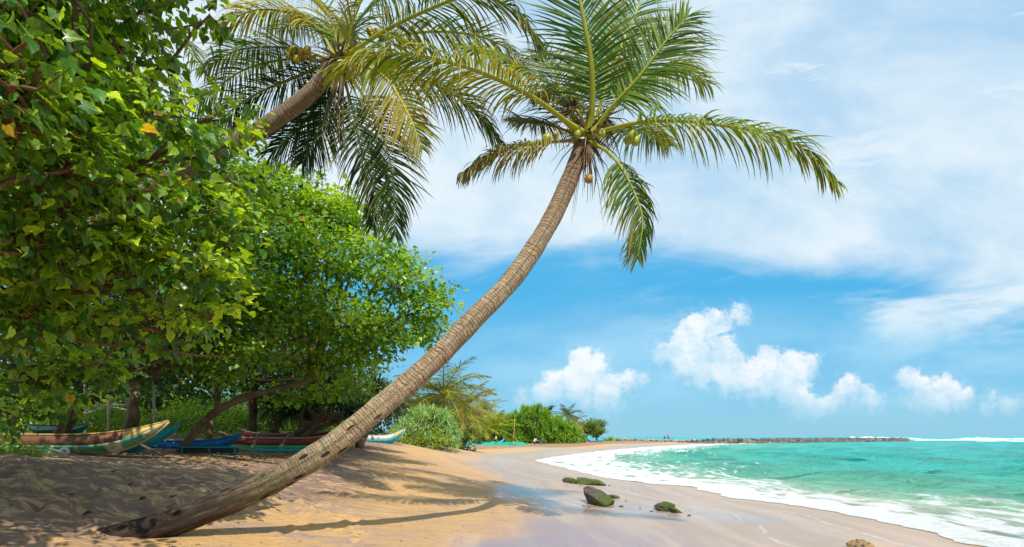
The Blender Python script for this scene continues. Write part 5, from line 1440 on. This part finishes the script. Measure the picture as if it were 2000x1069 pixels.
def person(label, base, rz, pose, shirt, legs, scale=1.0):
    """one continuous body grown with a skin modifier; pose = dict of joint positions"""
    t = thing('person', label, 'person', base, rz)
    J = dict(pose); E = [('pel', 'spine'), ('spine', 'chest'), ('chest', 'neck'), ('neck', 'head'), ('head', 'crown')]
    for s in 'lr': E += [('pel', 'hip' + s), ('hip' + s, 'kn' + s), ('kn' + s, 'an' + s), ('an' + s, 'to' + s), ('chest', 'sh' + s), ('sh' + s, 'el' + s), ('el' + s, 'wr' + s), ('wr' + s, 'ha' + s)]
    RAD = dict(pel=.15, spine=.13, chest=.155, neck=.055, head=.095, crown=.075, hip=.10, kn=.062, an=.042, to=.035, sh=.065, el=.042, wr=.03, ha=.032)
    V = []; names = []
    for k, p in J.items(): names.append(k); V.append(p)
    for s in 'lr':      # five fingers
        w = np.array(J['wr' + s]); h = np.array(J['ha' + s]); d = unit(h - w); sd = unit(np.cross(d, [0, 1, .1]))
        for q, (o_, l) in enumerate([(-.03, .07), (-.01, .085), (.01, .08), (.03, .065), (-.055, .04)]):
            names.append('fi%s%d' % (s, q)); V.append(tuple(h + sd * o_ + d * l)); E.append(('ha' + s, names[-1]))
    idx = {k: i for i, k in enumerate(names)}
    me = bpy.data.meshes.new('body'); me.from_pydata([tuple(v) for v in V], [(idx[a], idx[b]) for a, b in E], [])
    o = bpy.data.objects.new('body', me); COL.objects.link(o)
    md = o.modifiers.new('s', 'SKIN'); md.use_smooth_shade = True
    sv = me.skin_vertices[0].data
    for k, i in idx.items():
        r = RAD.get(k, RAD.get(k[:-1], .009)) if not k.startswith('fi') else .009
        sv[i].radius = (r, r * (.8 if k in ('chest', 'spine', 'pel') else 1)); sv[i].use_root = (k == 'pel')
    sb = o.modifiers.new('b', 'SUBSURF'); sb.levels = 1; sb.render_levels = 1
    dg = bpy.context.evaluated_depsgraph_get(); nm = bpy.data.meshes.new_from_object(o.evaluated_get(dg)); o.modifiers.clear(); o.data = nm
    nm.materials.clear()
    for m_ in (SKIN, shirt, legs): nm.materials.append(m_)
    keys = list(J); pts = np.array([J[k] for k in keys])
    def cl(k):
        if k[:2] in ('pe', 'hi', 'kn') and k != 'neck': return 2
        if k in ('spine', 'chest') or k[:2] in ('sh', 'el'): return 1
        return 0
    for f in nm.polygons:
        c = np.array(f.center); f.material_index = cl(keys[int(np.argmin(((pts - c) ** 2).sum(1)))])
    o.parent = t
    hd = np.array(J['crown']); bm = bmesh.new(); bmesh.ops.create_uvsphere(bm, u_segments=14, v_segments=9, radius=.105)
    for v in bm.verts:
        if v.co.z < 0: v.co.z *= .6; v.co.x *= .95
    hm = bpy.data.meshes.new('hair'); bm.to_mesh(hm); bm.free(); hm.shade_smooth(); hm.materials.append(HAIR)
    ho = bpy.data.objects.new('hair', hm); COL.objects.link(ho); ho.parent = t; ho.location = tuple(hd + np.array([-.02, 0, .01]))
    t.scale = (scale,) * 3
    return t


# x = facing direction
STAND = dict(pel=(0, 0, .95), spine=(0, 0, 1.12), chest=(.01, 0, 1.33), neck=(.02, 0, 1.5), head=(.04, 0, 1.6), crown=(.03, 0, 1.68), hipl=(0, .10, .90), hipr=(0, -.10, .90), knl=(.06, .12, .50), knr=(-.02, -.11, .50),
             anl=(.04, .13, .08), anr=(-.08, -.12, .08), tol=(.2, .14, .03), tor=(.08, -.13, .03), shl=(0, .19, 1.42), shr=(0, -.19, 1.42), ell=(-.02, .25, 1.14), elr=(.05, -.24, 1.14), wrl=(.12, .24, .92), wrr=(.2, -.2, .96), hal=(.17, .24, .86), har=(.27, -.18, .93))
SQUAT = dict(pel=(-.15, 0, .30), spine=(-.05, 0, .46), chest=(.1, 0, .64), neck=(.2, 0, .78), head=(.27, 0, .87), crown=(.27, 0, .95), hipl=(-.12, .11, .28), hipr=(-.12, -.11, .28), knl=(.25, .18, .52), knr=(.25, -.18, .50),
             anl=(.02, .16, .08), anr=(.02, -.16, .08), tol=(.18, .17, .03), tor=(.18, -.17, .03), shl=(.1, .19, .72), shr=(.1, -.19, .72), ell=(.28, .24, .50), elr=(.28, -.24, .50), wrl=(.48, .16, .42), wrr=(.48, -.14, .40), hal=(.55, .13, .38), har=(.55, -.11, .36))
BEND = dict(pel=(-.12, 0, .85), spine=(.02, 0, .98), chest=(.22, 0, 1.06), neck=(.40, 0, 1.10), head=(.50, 0, 1.10), crown=(.56, 0, 1.15), hipl=(-.12, .10, .80), hipr=(-.12, -.10, .80), knl=(.04, .12, .45), knr=(0, -.12, .45),
            anl=(-.06, .13, .08), anr=(-.1, -.13, .08), tol=(.1, .14, .03), tor=(.07, -.14, .03), shl=(.26, .18, 1.06), shr=(.26, -.18, 1.06), ell=(.36, .22, .80), elr=(.36, -.22, .80), wrl=(.46, .16, .58), wrr=(.48, -.14, .56), hal=(.50, .14, .50), har=(.52, -.12, .48))
person('person in a white shirt crouching in front of the tall bright thicket', G(1044, 868.5), R(20), SQUAT, CL['white'], CL['dark'], 1.35)
person('person in dark shirt and blue shorts bending forward before the bright thicket', G(1058, 868.5), R(170), BEND, CL['navy'], CL['blue'], 1.1)
person('person in a white shirt and dark trousers standing at the right green net', atg(968.5, 870, 92), R(200), STAND, CL['white'], CL['dark'], .88)
for px, pose, sh, lg, lab, s_, dz in [(1306, SQUAT, 'pink', 'dark', 'person in pink sitting on the far row of pale boulders', 1.3, .75), (1298.5, SQUAT, 'dark', 'dark', 'person in dark clothes squatting beside the person in pink', .95, .7)]:
    D = 186; x = (px - 1000) / FPX * D; person(lab, (x, D, g1(x, D) + dz), R(200), pose, CL[sh], CL[lg], s_)

# ------------------------------------------------------------------ fallen leaves
g = np.random.default_rng(23)
MY = mat_simple('yellow_fallen_leaf', (.50, .36, .03), .6, .3, .3, 20); MBR = mat_simple('brown_fallen_leaf', (.22, .09, .03), .7, .2, .3, 20)
def leafmesh(nm, mat):
    V, F = LEAF_BIG; V = V * .11 + np.array([0, -.05, .012]); V[:, 2] += .02 * np.abs(V[:, 0]) * 8
    me = bpy.data.meshes.new(nm); me.from_pydata(V.tolist(), [], F.tolist()); me.shade_smooth(); me.materials.append(mat); return me
ly, lb_ = leafmesh('fallen_leaf', MY), leafmesh('fallen_leaf', MBR)
for px, py, m_ in [(300, 935, ly), (70, 947, ly), (69, 961, ly), (140, 973, ly), (255, 951, lb_), (340, 969, lb_), (66, 946, lb_), (90, 988, lb_), (280, 978, lb_), (135, 915, ly), (420, 905, ly), (462, 893, ly), (380, 897, ly), (540, 898, ly), (222, 925, lb_), (480, 910, lb_), (590, 905, lb_), (170, 1010, lb_), (410, 963, ly)]:
    c = G(px, py); o = bpy.data.objects.new('fallen_leaf', m_); COL.objects.link(o); o.location = (c[0], c[1], c[2] + .012); o.rotation_euler = (g.uniform(-.5, .5), g.uniform(-.5, .5), g.uniform(0, 6.3))
    k = m_ is ly
    tag(o, 'yellow fallen leaf on the shaded sand' if k else 'brown fallen leaf on the shaded sand', 'leaf', 'yellow fallen leaves' if k else 'brown fallen leaves')
# drift line of dry leaves and twigs under the boats
V_, F_ = LEAF_OVAL; n_ = 1500
pp = np.array([G(px, py) for px, py in zip(g.uniform(330, 640, 60), g.uniform(885, 902, 60))]); ps = pp[g.integers(0, 60, n_)] + g.normal(size=(n_, 3)) * np.array([.5, .6, 0]); ps[:, 2] = gz(ps[:, 0], ps[:, 1]) + .012
yd = unit(np.column_stack([g.normal(size=(n_, 2)), g.normal(size=n_) * .15])); nd = np.column_stack([g.normal(size=(n_, 2)) * .4, np.ones(n_)])
cc = np.array([(.20, .11, .05), (.35, .24, .10), (.10, .06, .04), (.30, .28, .06)])[g.integers(0, 4, n_)]
V, F, Cc = scatter(LEAF_OVAL, ps, yd, nd, g.uniform(.05, .11, n_), cc)
tag(mk('leaf_litter', V, F, M['leaf'], col=Cc), kind='stuff')

# specks of husk, shell and dry weed on the open sand
g = np.random.default_rng(51); n_ = 900
px = g.uniform(-20, 1000, n_); py = 880 + 180 * g.random(n_) ** 1.4
pts = np.array([G(a, b) for a, b in zip(px[:220], py[:220])]); ps = pts[g.integers(0, 220, n_)] + g.normal(size=(n_, 3)) * np.array([.45, .35, 0]); ps[:, 2] = gz(ps[:, 0], ps[:, 1]) + .008
yd = unit(np.column_stack([g.normal(size=(n_, 2)), g.normal(size=n_) * .1])); nd = np.column_stack([g.normal(size=(n_, 2)) * .4, np.ones(n_)])
cc = np.array([(.10, .06, .04), (.05, .035, .03), (.25, .15, .08), (.55, .50, .42)])[g.integers(0, 4, n_)]
V, F, Cc = scatter(LEAF_OVAL, ps, yd, nd, g.uniform(.015, .05, n_), cc)
tag(mk('beach_debris', V, F, M['leaf'], col=Cc), kind='stuff')
# little stones round the mossy rocks
g = np.random.default_rng(61)
peb = rock_mesh('pebble', 91, 2, 10, .08); peb.materials.append(M['rockg'])
for px, py in [(1134, 950), (1190, 951), (1140, 990), (1214, 989), (1150, 994), (1272, 1000), (1346, 1008), (1222, 980), (1250, 996), (1108, 949)]:
    c = G(px, py); o = bpy.data.objects.new('pebble', peb); COL.objects.link(o); q = g.uniform(.02, .05)
    o.location = tuple(c); o.scale = (q * 1.5, q * 1.2, q); o.rotation_euler = (0, 0, g.uniform(0, 6)); tag(o, 'small dark pebble on the wet sand near the mossy rocks', 'pebble', 'pebbles round the mossy rocks')
